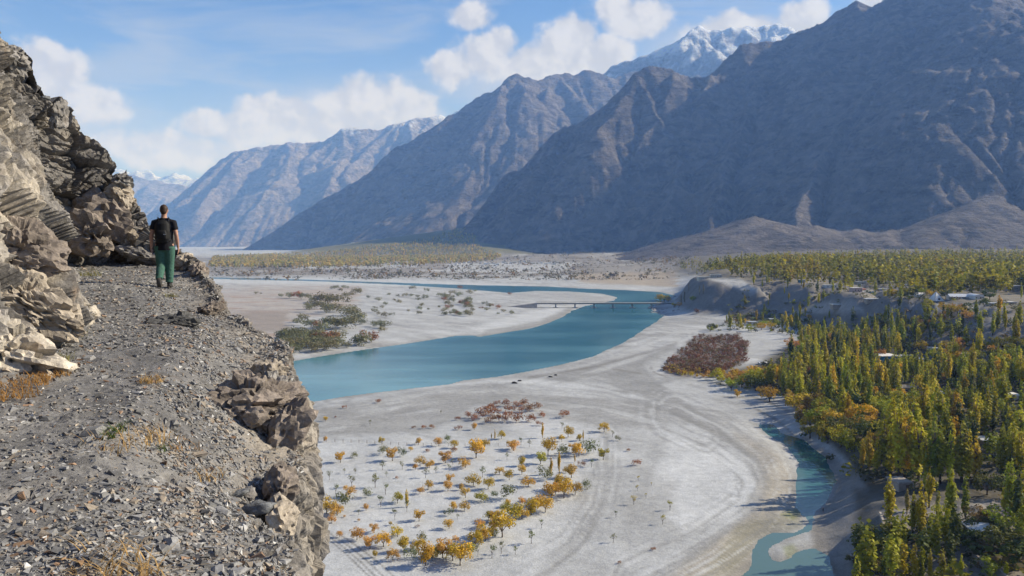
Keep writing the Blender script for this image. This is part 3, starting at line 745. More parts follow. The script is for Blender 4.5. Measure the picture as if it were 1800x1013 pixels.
ice = [
    (crest((120, 330, 24000), (180, 310, 24000), (225, 304, 24000), (255, 291, 24000), (275, 298, 24000), (303, 287, 24000), (330, 296, 24000), (360, 305, 24000), (420, 330, 24000), (500, 380, 24000)), 0.6, 0.0),
    (crest((303, 287, 24000), (310, 330, 22800), (290, 370, 21500)), 0.6, 0.0),
    (crest((360, 305, 24000), (370, 345, 22800), (390, 390, 21500)), 0.6, 0.0),
    (crest((255, 291, 24000), (240, 330, 22800), (230, 380, 21500)), 0.6, 0.0),
]
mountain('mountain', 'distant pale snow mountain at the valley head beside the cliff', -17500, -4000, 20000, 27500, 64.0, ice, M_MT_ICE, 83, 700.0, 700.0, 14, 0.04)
dim = [(crest((100, 350, 17501), (230, 328, 17501), (330, 332, 17501), (380, 328, 17501), (460, 350, 17501), (560, 400, 17501)), 0.6, 0.0),
       (crest((230, 328, 17501), (250, 390, 16500), (240, 430, 15500)), 0.6, 0.0), (crest((330, 332, 17501), (320, 380, 16800), (330, 430, 15800)), 0.6, 0.0)]
mountain('mountain', 'dim blue foothill below the distant snow mountain', -13000, -3000, 14500, 20000, 50.0, dim, M_MT_FAR, 93, 450.0, 420.0, 14, 0.04)

# ------------------------------------------------------------------ air
def haze():
    b = MB().box((-19000, -400, -70), (19000, 28600, 3150))
    m = bpy.data.materials.new('haze_air'); m.use_nodes = True; T = NT(m.node_tree); T.n.clear()
    out = T.new('ShaderNodeOutputMaterial'); v = T.new('ShaderNodeVolumePrincipled')
    v.inputs['Color'].default_value = (0.24, 0.46, 1.0, 1); v.inputs['Absorption Color'].default_value = (1, 1, 1, 1)
    v.inputs['Density'].default_value = HAZE; v.inputs['Anisotropy'].default_value = 0.1
    T.l.new(v.outputs[0], out.inputs['Volume'])
    tag(b.build('haze', m), 'thin bluish haze filling the valley air', kind='stuff')
HAZE = 6.6e-5
haze()
# ------------------------------------------------------------------ rocky ledge with the shale path
M_ROCK = mat_rock('cliff_rock')
M_CHIP = mat_chip()
# stations along the path, relative to the lens: foot of the wall, crest of the wall, outer edge of the ledge
BASE = np.array([(-4.0, -3), (-4.0, 2), (-4.15, 5), (-4.35, 6.8), (-4.85, 8.4), (-5.45, 10.0), (-6.2, 11.6), (-7.6, 13.2), (-9.3, 15.3), (-10.8, 18), (-11.7, 20.3), (-11.6, 21.9), (-10.8, 22.5), (-9.9, 22.4), (-9.2, 21.8), (-8.7, 21.2)], float)
CREST = np.array([(-12, -3, 12), (-12, 3, 12), (-12, 10, 11), (-12, 14, 9), (-12, 16.5, 7.6), (-12.2, 18, 6.0), (-12.4, 18.8, 5.4), (-12.6, 19.4, 5.15), (-12.65, 19.9, 5.1), (-12.7, 20.5, 4.95), (-12.6, 21.2, 4.95), (-12.5, 22.3, 3.95), (-11.9, 23, 2.7), (-11.3, 23.4, 1.8), (-10.6, 23, .35), (-9.6, 22.3, -.25)], float)
EDGE = np.array([(0.2, -3, -1.75), (-0.2, 1.2, -1.75), (-1.18, 4.0, -1.74), (-1.80, 6, -2.06), (-2.0, 7.2, -2.1), (-2.3, 8.6, -1.98), (-2.65, 9.8, -1.85), (-3.14, 11, -1.69), (-3.66, 12.5, -1.6), (-4.6, 14, -1.47), (-5.6, 15.5, -1.33), (-6.3, 17, -1.15), (-7, 18.5, -.99), (-7.6, 19.5, -.8), (-8.1, 20.5, -.6), (-8.4, 21, -.4)], float)
def path_z(y): return -1.6 + 0.04 * y
def interp_rows(A, u):
    """Catmull-Rom through the stations"""
    n = len(A); i = np.clip(np.floor(u).astype(int), 0, n - 2); t = (u - i)[:, None]
    p0 = A[np.clip(i - 1, 0, n - 1)]; p1 = A[i]; p2 = A[i + 1]; p3 = A[np.clip(i + 2, 0, n - 1)]
    return 0.5 * (2 * p1 + (p2 - p0) * t + (2 * p0 - 5 * p1 + 4 * p2 - p3) * t ** 2 + (3 * p1 - p0 - 3 * p2 + p3) * t ** 3)
rows_per = [8, 22, 78, 84, 76, 70, 60, 54, 48, 44, 44, 38, 40, 40, 32]
UU = np.concatenate([i + np.arange(n) / n for i, n in enumerate(rows_per)] + [[15.0]])
NW, NP, NE = 230, 130, 80
def strata_frame(p):
    a = R(38); b = R(24)
    Rm = np.array(Matrix.Rotation(a, 3, 'Y') @ Matrix.Rotation(b, 3, 'X'))
    return p @ Rm.T
def blocky(p, size, aniso, amp, seed, crack=0.5):
    q = strata_frame(p) / np.array([size, size, size * aniso])
    q = q + 0.25 * np.stack([gnoise(q * 0.7, seed), gnoise(q * 0.7 + 9, seed + 1), gnoise(q * 0.7 + 19, seed + 2)], 1)
    c, e, r = voronoi(q, seed)
    d = (r[:, 0] - 0.5) * amp + ((q - c) * (r[:, 1:4] - 0.5)).sum(1) * amp * 1.2
    return d - crack * amp * (1 - sstep(e, 0, 0.10)), r
def ledge():
    b2 = interp_rows(BASE, UU); cr = interp_rows(CREST, UU); ed = interp_rows(EDGE, UU); n = len(UU)
    b3 = np.concatenate([b2, path_z(b2[:, 1:2])], 1)
    cols_ = []; kind = []
    back = sstep(UU, 7.5, 10)[:, None]
    # behind the crest
    for k in (3, 2, 1):
        cols_.append(cr + back * np.array([-1.6, 0.9, -0.9]) * k + (1 - back) * np.array([-2.0, 0.3, 1.6]) * k); kind.append(0)
    for w in np.linspace(1, 0, NW, endpoint=False):
        ww = w ** 1.15; zz = w ** 0.9
        p = b3.copy(); p[:, :2] += (cr[:, :2] - b2) * ww; p[:, 2] += (cr[:, 2] - b3[:, 2]) * zz; cols_.append(p); kind.append(0)
    for t in np.linspace(0, 1, NP):
        p = b3 + (ed - b3) * t
        zc = path_z(p[:, 1]) + 0.10 * (1 - t) ** 6
        s = sstep(np.full(n, t), 0.45, 1.0); p[:, 2] = zc * (1 - s) + (ed[:, 2] + (1 - t) * 0.2) * s if t < 1 else ed[:, 2]
        cols_.append(p); kind.append(1)
    low = np.array([(0, 0, 0), (0.10, -.02, -.25), (0.16, -.04, -.6), (0.12, 0, -1.2), (0.1, 0, -2.0), (0.2, 0, -3.5), (0.8, 0, -8), (4, -1, -25), (12, -2, -50), (26, -4, -80)])
    tt = np.linspace(0, 1, NE + 1)[1:] ** 1.7 * 9
    for t in tt:
        i = min(int(t), 8); f = t - i; cols_.append(ed + low[i] * (1 - f) + low[i + 1] * f); kind.append(2)
    P = np.stack(cols_, 1); nr, nc = P.shape[:2]; kind = np.array(kind)
    du = np.gradient(P, axis=0); dv = np.gradient(P, axis=1)
    N = np.cross(dv, du); N /= np.linalg.norm(N, axis=2)[:, :, None] + 1e-9
    if N[nr // 2, 3 + NW + NP // 2, 2] < 0: N = -N
    N = N.reshape(-1, 3); V = P.reshape(-1, 3); kk = np.tile(kind, nr)
    # how rocky each place is
    t_path = np.tile(np.concatenate([np.zeros(3 + NW), np.linspace(0, 1, NP), np.ones(NE)]), nr)
    w_wall = np.tile(np.concatenate([np.ones(3), np.linspace(1, 0, NW, endpoint=False), np.zeros(NP + NE)]), nr)
    e_low = np.tile(np.concatenate([np.zeros(3 + NW + NP), np.linspace(0, 1, NE + 1)[1:]]), nr)
    uu = np.repeat(UU, nc)
    wall = sstep(w_wall + 0.02 * fbm(V / 0.5, 3, 71), 0.0, 0.02)
    edge = np.where(kk == 2, 1.0, 0.0) * 0.75 + np.where(kk == 1, 0.5 * sstep(t_path + 0.12 * fbm(V / 0.9, 3, 8), 0.86, 1.0), 0)
    rib = np.where(kk == 1, sstep(uu, 13.0, 14.4), 0)
    rock = np.clip(wall + edge + rib, 0, 1)
    big = fbm(V / np.array([2.6, 2.6, 1.8]), 4, 1) * 0.42
    d1, r1 = blocky(V, 1.3, 0.62, 0.40, 3); d2, r2 = blocky(V, 0.50, 0.7, 0.17, 5, 0.7); d3, r3 = blocky(V, 0.19, 0.75, 0.065, 7, 0.6)
    fine = fbm(strata_frame(V) / np.array([.16, .16, .08]), 4, 12, gain=0.6) * 0.03
    st = strata_frame(V)[:, 2] + 0.18 * fbm(V / 0.9, 3, 14)
    ledges = (np.abs(((st / 0.34) % 1.0) - 0.35) - 0.3) * 0.05 * sstep(fbm(V / 1.7, 2, 15), -0.3, 0.3)
    D = rock * (big * np.where(kk == 0, 1.0, 0.35) - 0.16 * (kk == 0) + d1 * np.where(kk == 0, 1, 0.5) + d2 + d3 + fine + ledges)
    # trodden shale
    pth = (1 - rock)
    D += pth * (fbm(V / 1.1, 4, 17) * 0.045 + fbm(V / 0.16, 3, 18) * 0.022)
    V = V + N * D[:, None]
    # bedrock that surfaces in the path
    # colours
    grey = np.array((0.215, 0.20, 0.185)); tan = np.array((0.355, 0.315, 0.26)); brn = np.array((0.20, 0.165, 0.13)); pale = np.array((0.44, 0.40, 0.34))
    ns = fbm(V / 1.6, 4, 22); n2 = fbm(strata_frame(V) / np.array([1.2, 1.2, .35]), 4, 23)
    C = grey + (tan - grey) * sstep(ns + 0.35 * n2 + 0.25 * (r1[:, 1:2].ravel() - 0.5), -0.05, 0.35)[:, None]
    C = C + (brn - C) * (sstep(n2, 0.05, 0.4) * 0.6)[:, None]
    C = C + (pale - C) * (sstep(0.45 - w_wall * 3.2 + ns * 0.8 + 0.3 * n2 - 0.06 * np.clip(V[:, 1] - 8, 0, 9), 0.1, 0.5) * (kk == 0) * 0.85)[:, None]
    C = C * (0.78 + 0.44 * r2[:, 2:3]) * (0.85 + 0.3 * r3[:, 3:4])
    C = C * (1 - 0.22 * sstep(w_wall, 0.12, 0.4))[:, None]
    shale = np.array((0.155, 0.15, 0.147)); dust = np.array((0.25, 0.24, 0.228))
    pc = shale + (dust - shale) * sstep(fbm(V / np.array([1.3, 2.2, 1.3]), 4, 25), -0.15, 0.4)[:, None]
    pc = pc + (np.array((0.30, 0.25, 0.19)) - pc) * (sstep(t_path + 0.25 * ns, 0.72, 1.0) * 0.55 * sstep(V[:, 1], 4.5, 8))[:, None]
    C = C * rock[:, None] + pc * (1 - rock[:, None])
    V = V + CAMV
    f = grid_faces(nr, nc)
    me = mesh_np('path', V, f, False, [M_ROCK], {'col': np.clip(C, 0.02, 0.7)})
    me.update()
    o = tag(obj('path', me), 'narrow grey shale path along a rocky cliff ledge', kind='structure')
    return o, V.reshape(nr, nc, 3), kind, C
PATH, LV, LK, LC = ledge()
PATH_J0, PATH_J1 = 3 + NW, 3 + NW + NP
def ledge_hit(px, py):
    """where the sight line through a picture position meets the ledge surface (nearest vertex)"""
    S = LV[:, PATH_J0 - 60:PATH_J1 + 20].reshape(-1, 3)
    ax, ay = proj(S[:, 0], S[:, 1], S[:, 2])
    dd = (ax - px) ** 2 + (ay - py) ** 2
    c = np.where(dd < max(60, dd.min() * 3))[0]
    return S[c[np.argmin(S[c, 1])]]

# --- single rocks on and in the ledge
_ico = {}
def ico(sub):
    if sub not in _ico:
        import bmesh
        bm = bmesh.new(); bmesh.ops.create_icosphere(bm, subdivisions=sub, radius=1.0)
        bm.verts.ensure_lookup_table()
        _ico[sub] = (np.array([v.co for v in bm.verts]), np.array([[v.index for v in f.verts] for f in bm.faces])); bm.free()
    return _ico[sub]
def rock_mesh(name, dims, seed, sub=5, planes=14, colour=(0.25, 0.22, 0.19), tilt=0.0, strata=0.05, mat=None, rough=1.0):
    v, f = ico(sub); rs = np.random.RandomState(seed)
    n = rs.normal(size=(planes, 3)); n /= np.linalg.norm(n, axis=1)[:, None]; dd = 0.62 + 0.3 * rs.rand(planes)
    r = np.full(len(v), 1.15)
    for k in range(planes):
        c = v @ n[k]
        r = np.where(c > 0.05, np.minimum(r, dd[k] / np.maximum(c, 0.05)), r)
    p = v * r[:, None] * np.array(dims) * (0.9 if max(dims) > 0.3 else 1.0)
    mn = min(dims); off = p + seed * 3.7
    d2, r2 = blocky(off, mn * 0.85, 0.55, mn * 0.34 * rough, seed % 13 + 1, 0.6); d3, r3 = blocky(off, mn * 0.36, 0.8, mn * 0.10 * rough, seed % 11 + 2, 0.7)
    st = strata_frame(off)[:, 2] + 0.3 * mn * fbm(off / mn, 2, seed % 7)
    led = (np.abs(((st / (mn * 0.32)) % 1.0) - 0.4) - 0.3) * mn * strata * 2.5
    D = d2 + d3 + led + fbm(off / (mn * 0.4), 4, seed % 9) * mn * 0.06 * rough
    p = p + v * D[:, None]
    a = tilt; Rm = np.array(Matrix.Rotation(a, 3, 'Y')); p = p @ Rm.T
    C = np.array(colour) * (0.72 + 0.56 * r2[:, 2:3]) * (0.85 + 0.3 * r3[:, 1:2])
    return mesh_np(name, p, f, sub < 4, [mat or M_ROCK], {'col': np.clip(C, 0.01, 0.7)})
TAN = (0.36, 0.31, 0.25); GREY = (0.23, 0.215, 0.20); DARK = (0.10, 0.098, 0.095); BROWN = (0.215, 0.18, 0.152); PALE = (0.47, 0.42, 0.35); SLATE = (0.16, 0.165, 0.17)
ROCKS = [  # picture x, y, distance, half sizes, tilt, colour, name, label
    (452, 712, 8.3, (0.50, 0.60, 0.36), 12, BROWN, 'rock_outcrop', 'domed brown layered outcrop overhanging the outer edge of the path'),
    (500, 752, 8.1, (0.27, 0.40, 0.40), 30, BROWN, 'rock_outcrop', 'jutting nose of broken brown rock at the outermost edge above the river'),
    (482, 690, 9.4, (0.25, 0.5, 0.24), -10, GREY, 'rock_outcrop', 'low grey slab behind the domed outcrop on the path edge'),
    (490, 862, 6.5, (0.17, 0.34, 0.24), 15, BROWN, 'rock_outcrop', 'brown rough block below the dark hollow at the path edge'),
    (498, 915, 5.9, (0.14, 0.28, 0.18), -15, TAN, 'rock_outcrop', 'tan cracked block low on the path edge above the orange trees'),
    (318, 567, 11.3, (0.44, 0.34, 0.17), 4, DARK, 'boulder', 'dark layered boulder lying in the middle of the path'),
    (215, 600, 10.3, (0.42, 0.9, 0.07), 3, SLATE, 'rock_slab', 'smooth grey bedrock slab surfacing in the path left of the dark boulder'),
    (20, 620, 7.6, (0.62, 0.6, 0.42), 35, PALE, 'boulder', 'pale cream boulder at the wall foot beside orange grass'),
    (52, 520, 8.9, (0.72, 0.55, 0.30), 38, TAN, 'boulder', 'slanting tan slab overhanging the pale boulder on the wall'),
    (120, 560, 10.4, (0.40, 0.5, 0.42), 30, PALE, 'boulder', 'cream rock bulge where the wall meets the path'),
    (20, 440, 9.2, (0.62, 0.5, 0.40), 25, BROWN, 'boulder', 'rusty brown block high on the wall at the picture edge'),
    (160, 420, 21.3, (0.75, 0.6, 0.7), 20, BROWN, 'boulder', 'brown buttress on the wall left of the walking man'),
    (212, 318, 22.7, (0.40, 0.4, 0.30), 3, GREY, 'boulder', 'flat layered block at the right end of the cliff skyline'),
    (214, 345, 22.7, (0.50, 0.5, 0.55), 8, TAN, 'boulder', 'squared grey block below the flat skyline block'),
    (22, 105, 19.6, (0.50, 0.5, 0.42), 25, GREY, 'boulder', 'rounded knob overhanging the top of the cliff'),
    (82, 172, 20.8, (0.11, 0.11, 0.07), 0, SLATE, 'boulder', 'small square stone perched on the cliff skyline'),
    (102, 205, 21.3, (0.26, 0.4, 0.5), 5, GREY, 'boulder', 'upright broken rib on the cliff skyline below the perched stone'),
    (325, 462, 21.0, (0.36, 0.3, 0.26), -30, TAN, 'boulder', 'tan broken rocks at the path edge right of the walking man'),
    (352, 478, 19.9, (0.22, 0.3, 0.25), -20, BROWN, 'boulder', 'small brown rock at the ledge rim past the walking man'),
    (180, 395, 22.4, (1.05, 0.55, 0.95), 30, BROWN, 'boulder', 'broad brown rock face left of the walking man below the skyline block'),
    (240, 425, 22.5, (0.62, 0.5, 0.62), 20, TAN, 'boulder', 'tan sloping rock just behind the walking man'),
    (245, 452, 22.2, (0.8, 0.4, 0.3), 14, GREY, 'boulder', 'grey rock step behind the walking man'),
    (370, 545, 14.6, (0.22, 0.3, 0.14), -10, BROWN, 'boulder', 'brown flat rock on the ledge rim above the river bank'),
    (452, 893, 5.75, (0.15, 0.13, 0.05), -12, SLATE, 'slate_slab', 'blue grey slate slab leaning at the lower path edge'),
    (412, 872, 6.0, (0.13, 0.09, 0.035), -20, SLATE, 'slate_slab', 'dark flat slate left of the leaning slab'),
    (440, 868, 6.1, (0.06, 0.08, 0.035), 40, GREY, 'slate_slab', 'small upright grey slate between the two edge slabs'),
    (268, 935, 5.0, (0.10, 0.06, 0.035), 5, GREY, 'stone', 'long streaked grey stone in the dark shale near the camera'),
    (110, 890, 5.2, (0.09, 0.06, 0.03), -4, TAN, 'stone', 'flat tan stone in the dark shale at the lower left'),
    (190, 898, 5.2, (0.11, 0.06, 0.022), 8, GREY, 'stone', 'flat pointed grey stone beside the tan one'),
    (245, 620, 9.3, (0.10, 0.08, 0.05), 0, DARK, 'stone', 'black stone on the path above the sunny gravel'),
    (475, 660, 10.0, (0.30, 0.4, 0.2), -25, TAN, 'rock_outcrop', 'tan rim rock between domed outcrop and river'),
]
for i, (px, py, d, dims, tl, colr, nm, lab) in enumerate(ROCKS):
    small = max(dims) < 0.16
    me = rock_mesh(nm, dims, 11 + i * 3, 3 if small else (5 if max(dims) > 0.45 and d < 12 else 4), colour=colr, tilt=R(tl), strata=0.035 if nm in ('boulder', 'rock_outcrop') else 0.05)
    c = PD(px, py, d)
    o = tag(obj(nm, me, loc=c), lab, nm.split('_')[-1] if nm not in ('rock_outcrop',) else 'outcrop')
    o.rotation_euler = (0, 0, R((i * 37) % 40 - 20))

# --- shale chips
def chip_batch(n, rs):
    base = np.array([(-1, -1, -1), (1, -1, -1), (1, 1, -1), (-1, 1, -1), (-1, -1, 1), (1, -1, 1), (1, 1, 1), (-1, 1, 1)], float)
    v = np.repeat(base[None], n, 0)
    jit = rs.uniform(0.45, 1.15, (n, 4, 2)); v[:, :4, :2] *= jit; v[:, 4:, :2] *= jit * rs.uniform(0.7, 1.0, (n, 4, 1))
    v[:, :, :2] += rs.uniform(-0.25, 0.25, (n, 8, 2)); v[:, :, 2] += rs.uniform(-0.35, 0.35, (n, 8))
    return v
CHIP_F = np.array([(0, 3, 2, 1), (4, 5, 6, 7), (0, 1, 5, 4), (1, 2, 6, 5), (2, 3, 7, 6), (3, 0, 4, 7)])
def chip_colour(n, rs):
    g = rs.uniform(0.10, 0.30, n); C = np.stack([g * 1.01, g * 0.99, g * 0.97], 1)
    k = rs.rand(n)
    C[k < 0.16] = np.array((0.30, 0.25, 0.195)) * rs.uniform(0.6, 1.25, ((k < 0.16).sum(), 1))
    m = (k > 0.16) & (k < 0.21); C[m] = np.array((0.27, 0.17, 0.105)) * rs.uniform(0.6, 1.2, (m.sum(), 1))
    m = (k > 0.965); C[m] = np.array((0.50, 0.49, 0.47)) * rs.uniform(0.8, 1.2, (m.sum(), 1))
    return C
def rot_from(nrm, yaw, tx, ty):
    n = len(yaw); cy, sy = np.cos(yaw), np.sin(yaw)
    up = nrm + np.stack([tx, ty, np.zeros(n)], 1); up /= np.linalg.norm(up, axis=1)[:, None]
    a = np.stack([cy, sy, np.zeros(n)], 1); a = a - up * (a * up).sum(1)[:, None]; a /= np.linalg.norm(a, axis=1)[:, None]
    b = np.cross(up, a)
    return np.stack([a, b, up], 2)
def path_samples(n, rs, near, j0, j1, umin=1.0, umax=15.0, densf=None):
    S = LV[:, j0:j1]; q = (S[:-1, :-1] + S[1:, 1:]) / 2
    e1 = S[1:, 1:] - S[:-1, :-1]; e2 = S[1:, :-1] - S[:-1, 1:]; cr = np.cross(e1, e2); ar = np.linalg.norm(cr, axis=2)
    nr = cr / (ar[:, :, None] + 1e-12); nr = np.where(nr[:, :, 2:3] < 0, -nr, nr)
    ok = (UU[:-1] > umin)[:, None] & (UU[:-1] < umax)[:, None] & (q[:, :, 1] > 2.6) & (ar > 1e-9)
    w = ar * ok / np.clip(q[:, :, 1] - 1.5, 1.2, 30) ** near
    if densf is not None: w = w * densf(q)
    w = w.ravel() / w.sum(); k = rs.choice(len(w), n, p=w)
    a = rs.rand(n, 1); b = rs.rand(n, 1); r, c = np.unravel_index(k, q.shape[:2])
    p = S[r, c] * (1 - a) * (1 - b) + S[r + 1, c] * a * (1 - b) + S[r, c + 1] * (1 - a) * b + S[r + 1, c + 1] * a * b
    return p, nr.reshape(-1, 3)[k]
def clumps(q):
    p = q.reshape(-1, 3) - CAMV
    n1 = fbm(p / 0.8, 3, 33).reshape(q.shape[:2])
    side = sstep(q[:, :, 0] + 0.30 * q[:, :, 1], -1.6, 0.6)
    return np.clip(0.5 + 1.3 * n1, 0.12, 2) * (0.45 + 1.2 * side)
def gravel():
    rs = np.random.RandomState(5)
    # fine chips: nobody could count them
    p, nr = path_samples(56000, rs, 1.15, PATH_J0 - 4, PATH_J1 + 8, densf=clumps)
    n = len(p); d = p[:, 1]
    s = np.exp(rs.normal(0, 0.5, n)) * (0.0078 + 0.00042 * d)
    s = np.clip(s, 0.0045, 0.034)
    v = chip_batch(n, rs)[:, [0, 1, 2, 4, 5, 6]] * np.stack([s * rs.uniform(0.8, 1.6, n), s * rs.uniform(0.6, 1.0, n), s * rs.uniform(0.16, 0.42, n)], 1)[:, None, :]
    Rm = rot_from(nr, rs.uniform(0, 6.28, n), rs.normal(0, 0.35, n), rs.normal(0, 0.35, n))
    v = np.einsum('nij,nkj->nki', Rm, v) + (p + nr * (s * 0.22)[:, None])[:, None, :]
    F = (np.array([(0, 2, 1), (3, 4, 5), (0, 1, 4), (0, 4, 3), (1, 2, 5), (1, 5, 4), (2, 0, 3), (2, 3, 5)])[None] + (np.arange(n) * 6)[:, None, None]).reshape(-1, 3)
    C = np.repeat(chip_colour(n, rs), 6, 0)
    o = obj('gravel', mesh_np('gravel', v.reshape(-1, 3), F, False, [M_CHIP], {'col': C}), PATH)
    tag(o, kind='stuff')
    # the larger stones, one by one
    protos = []
    for k in range(10):
        vv = chip_batch(1, rs)[0] * np.array((1.2, 0.85, rs.uniform(0.25, 0.5)))
        # bevelled look: cut the corners with a second ring
        top = vv[4:] * np.array((0.72, 0.72, 1.0)) + np.array((0, 0, 0.06)); bot = vv[:4] * np.array((0.8, 0.8, 1.0))
        ring = (vv[:4] + vv[4:]) / 2 * np.array((1.08, 1.08, 1)) + rs.normal(0, 0.05, (4, 3))
        V = np.concatenate([bot, ring, top]); f = [(3, 2, 1, 0), (8, 9, 10, 11)]
        for a in range(4):
            b = (a + 1) % 4; f += [(a, b, 4 + b, 4 + a), (4 + a, 4 + b, 8 + b, 8 + a)]
        protos.append(mesh_np('stone', V, np.array(f), False, [M_CHIP], {'col': np.ones((12, 3))}))
    p, nr = path_samples(300, rs, 1.0, PATH_J0, PATH_J1 + 4, densf=clumps)
    cc = chip_colour(300, rs); d = p[:, 1]
    s = np.clip(np.exp(rs.normal(0, 0.38, 300)) * (0.024 + 0.0010 * d), 0.018, 0.075)
    Rm = rot_from(nr, rs.uniform(0, 6.28, 300), rs.normal(0, 0.3, 300), rs.normal(0, 0.3, 300))
    for i in range(300):
        st = obj('stone', protos[i % 10], PATH)
        st.matrix_local = Matrix.LocRotScale(Vector(p[i] + nr[i] * s[i] * 0.12), Matrix(Rm[i].tolist()).to_quaternion(), Vector((s[i],) * 3))
        st.color = (*cc[i], 1)
gravel()

# --- dry grass on the ledge
def grass_tuft_mesh(seed, n, h, spread, colr):
    rs = np.random.RandomState(seed); V = []; F = []; C = []
    for i in range(n):
        a = rs.uniform(0, 6.28); r0 = spread * 0.5 * math.sqrt(rs.rand()); x, y = r0 * math.cos(a), r0 * math.sin(a)
        l = h * rs.uniform(0.5, 1.3); lean = rs.uniform(0.5, 1.9); b = rs.uniform(0, 6.28); w = 0.0045 * rs.uniform(0.6, 1.4)
        px_, py_ = -math.sin(b) * w, math.cos(b) * w; base = len(V)
        for k in range(4):
            t = k / 3; ww = 1 - 0.85 * t
            cx = x + math.cos(b) * lean * l * t * t; cy = y + math.sin(b) * lean * l * t * t; cz = l * t * (1 - 0.4 * lean * t * 0.6)
            V += [(cx - px_ * ww, cy - py_ * ww, cz), (cx + px_ * ww, cy + py_ * ww, cz)]
            cl = np.array(colr) * rs.uniform(0.7, 1.25); C += [cl, cl]
        for k in range(3): F.append((base + 2 * k, base + 2 * k + 1, base + 2 * k + 3, base + 2 * k + 2))
    return mesh_np('grass_tuft', V, np.array(F), False, [M_LEAF], {'col': np.array(C)})
STRAW = (0.50, 0.33, 0.14); GREEN = (0.12, 0.17, 0.045); OLIVE = (0.27, 0.25, 0.09); RUSTY = (0.42, 0.23, 0.075)
TUFTS = [(40, 668, 200, .09, .5, RUSTY, 'rusty orange grass clump under the pale boulder'), (85, 655, 140, .08, .4, RUSTY, 'orange grass fringe between pale boulder and path'),
         (15, 690, 180, .09, .5, RUSTY, 'low rusty grass at the left picture edge beside the path'), (105, 628, 60, .12, .3, OLIVE, 'olive grass at the wall foot above the orange grass'),
         (208, 752, 46, .10, .10, GREEN, 'small bright green plant in the shale'), (190, 765, 26, .07, .1, GREEN, 'tiny green sprout left of the bright green plant'),
         (285, 787, 26, .07, .08, GREEN, 'tiny green sprout right of the bright green plant'), (225, 780, 60, .14, .5, STRAW, 'flattened straw grass around the green sprouts'),
         (270, 770, 40, .14, .4, STRAW, 'thin straw stems on the sloping gravel'), (180, 1000, 60, .13, .35, STRAW, 'dry straw tuft at the bottom edge near the camera'),
         (260, 1005, 26, .15, .2, STRAW, 'few straw stalks at the bottom edge'), (300, 515, 60, .10, .35, OLIVE, 'olive weed on the path just before the walking man'),
         (160, 478, 80, .2, .5, OLIVE, 'green brown weed in the corner of wall and path'), (120, 585, 50, .13, .4, OLIVE, 'grey green weed below the cream rock bulge'),
         (310, 790, 40, .12, .35, RUSTY, 'rusty dry weed on the sloping gravel above the hollow'), (420, 655, 40, .10, .3, STRAW, 'straw grass on top of the domed outcrop'),
         (360, 835, 40, .1, .3, STRAW, 'short straw stems beside the dark hollow'), (265, 665, 70, .09, .22, STRAW, 'sparse straw on the path left of the domed outcrop')]
for i, (px, py, n, h, sp, cl, lab) in enumerate(TUFTS):
    hit = ledge_hit(px, py)
    tag(obj('grass_tuft', grass_tuft_mesh(50 + i, n, h, sp, cl), loc=hit), lab, 'grass tuft', 'weeds along the ledge')
# ------------------------------------------------------------------ plants
def leaf_quads(cen, nrm, size, rs, col, stretch=1.0):
    """one small four cornered spray of leaves at each centre"""
    n = len(cen); nrm = nrm + rs.normal(0, 0.45, (n, 3)); nrm /= np.linalg.norm(nrm, axis=1)[:, None] + 1e-9
    a = np.cross(nrm, rs.normal(size=(n, 3))); a /= np.linalg.norm(a, axis=1)[:, None] + 1e-9; b = np.cross(nrm, a)
    if stretch != 1.0:
        up = np.array((0, 0, 1.0)); a = up - nrm * (nrm @ up)[:, None]; a /= np.linalg.norm(a, axis=1)[:, None] + 1e-9; b = np.cross(nrm, a)
    s = (size * rs.uniform(0.6, 1.35, n))[:, None]
    k = rs.uniform(0.55, 1.0, (n, 4, 1))
    v = np.stack([cen + a * s * stretch * k[:, 0], cen + b * s * k[:, 1], cen - a * s * stretch * k[:, 2], cen - b * s * k[:, 3]], 1)
    return v.reshape(-1, 3), (np.arange(n * 4).reshape(n, 4)), np.repeat(col, 4, 0)
def poplar_crown(seed, n, leaf, lobes=9, thin=1.0):
    """narrow column of upright boughs, unit height"""
    rs = np.random.RandomState(seed); C = []; N = []; K = []
    for l in range(lobes):
        a = rs.uniform(0, 6.28); r0 = 0.048 * thin * math.sqrt(rs.rand()) * (0 if l == 0 else 1)
        z0 = 0.09 if l == 0 else rs.uniform(0.07, 0.5); z1 = 1.0 if l == 0 else min(0.97, z0 + rs.uniform(0.3, 0.48)); rr = rs.uniform(0.028, 0.043) * thin
        m = int(n / lobes * (1.5 if l == 0 else 0.94))
        t = rs.beta(1.25, 1.35, m); ph = rs.uniform(0, 6.28, m); prof = np.power(np.sin(np.pi * np.clip(t, 0.02, 0.985) ** 0.8), 0.62)
        rad = rr * prof * np.sqrt(rs.uniform(0.35, 1.1, m)) * (1 + 0.35 * np.sin(t * 19 + l * 2 + ph))
        ax = r0 * (0.4 + 0.6 * np.sin(t * 1.6)); x = math.cos(a) * ax + rad * np.cos(ph); y = math.sin(a) * ax + rad * np.sin(ph)
        C.append(np.stack([x, y, z0 + (z1 - z0) * t], 1)); N.append(np.stack([np.cos(ph), np.sin(ph), np.full(m, 0.45)], 1))
        K.append(np.full(m, rs.uniform(0.82, 1.18)) * rs.uniform(0.8, 1.2, m))
    C = np.concatenate(C); N = np.concatenate(N); K = np.concatenate(K)
    col = np.stack([K, K * rs.uniform(0.93, 1.05, len(K)), K * 0.9], 1)
    return leaf_quads(C, N, leaf, rs, col, 1.5)
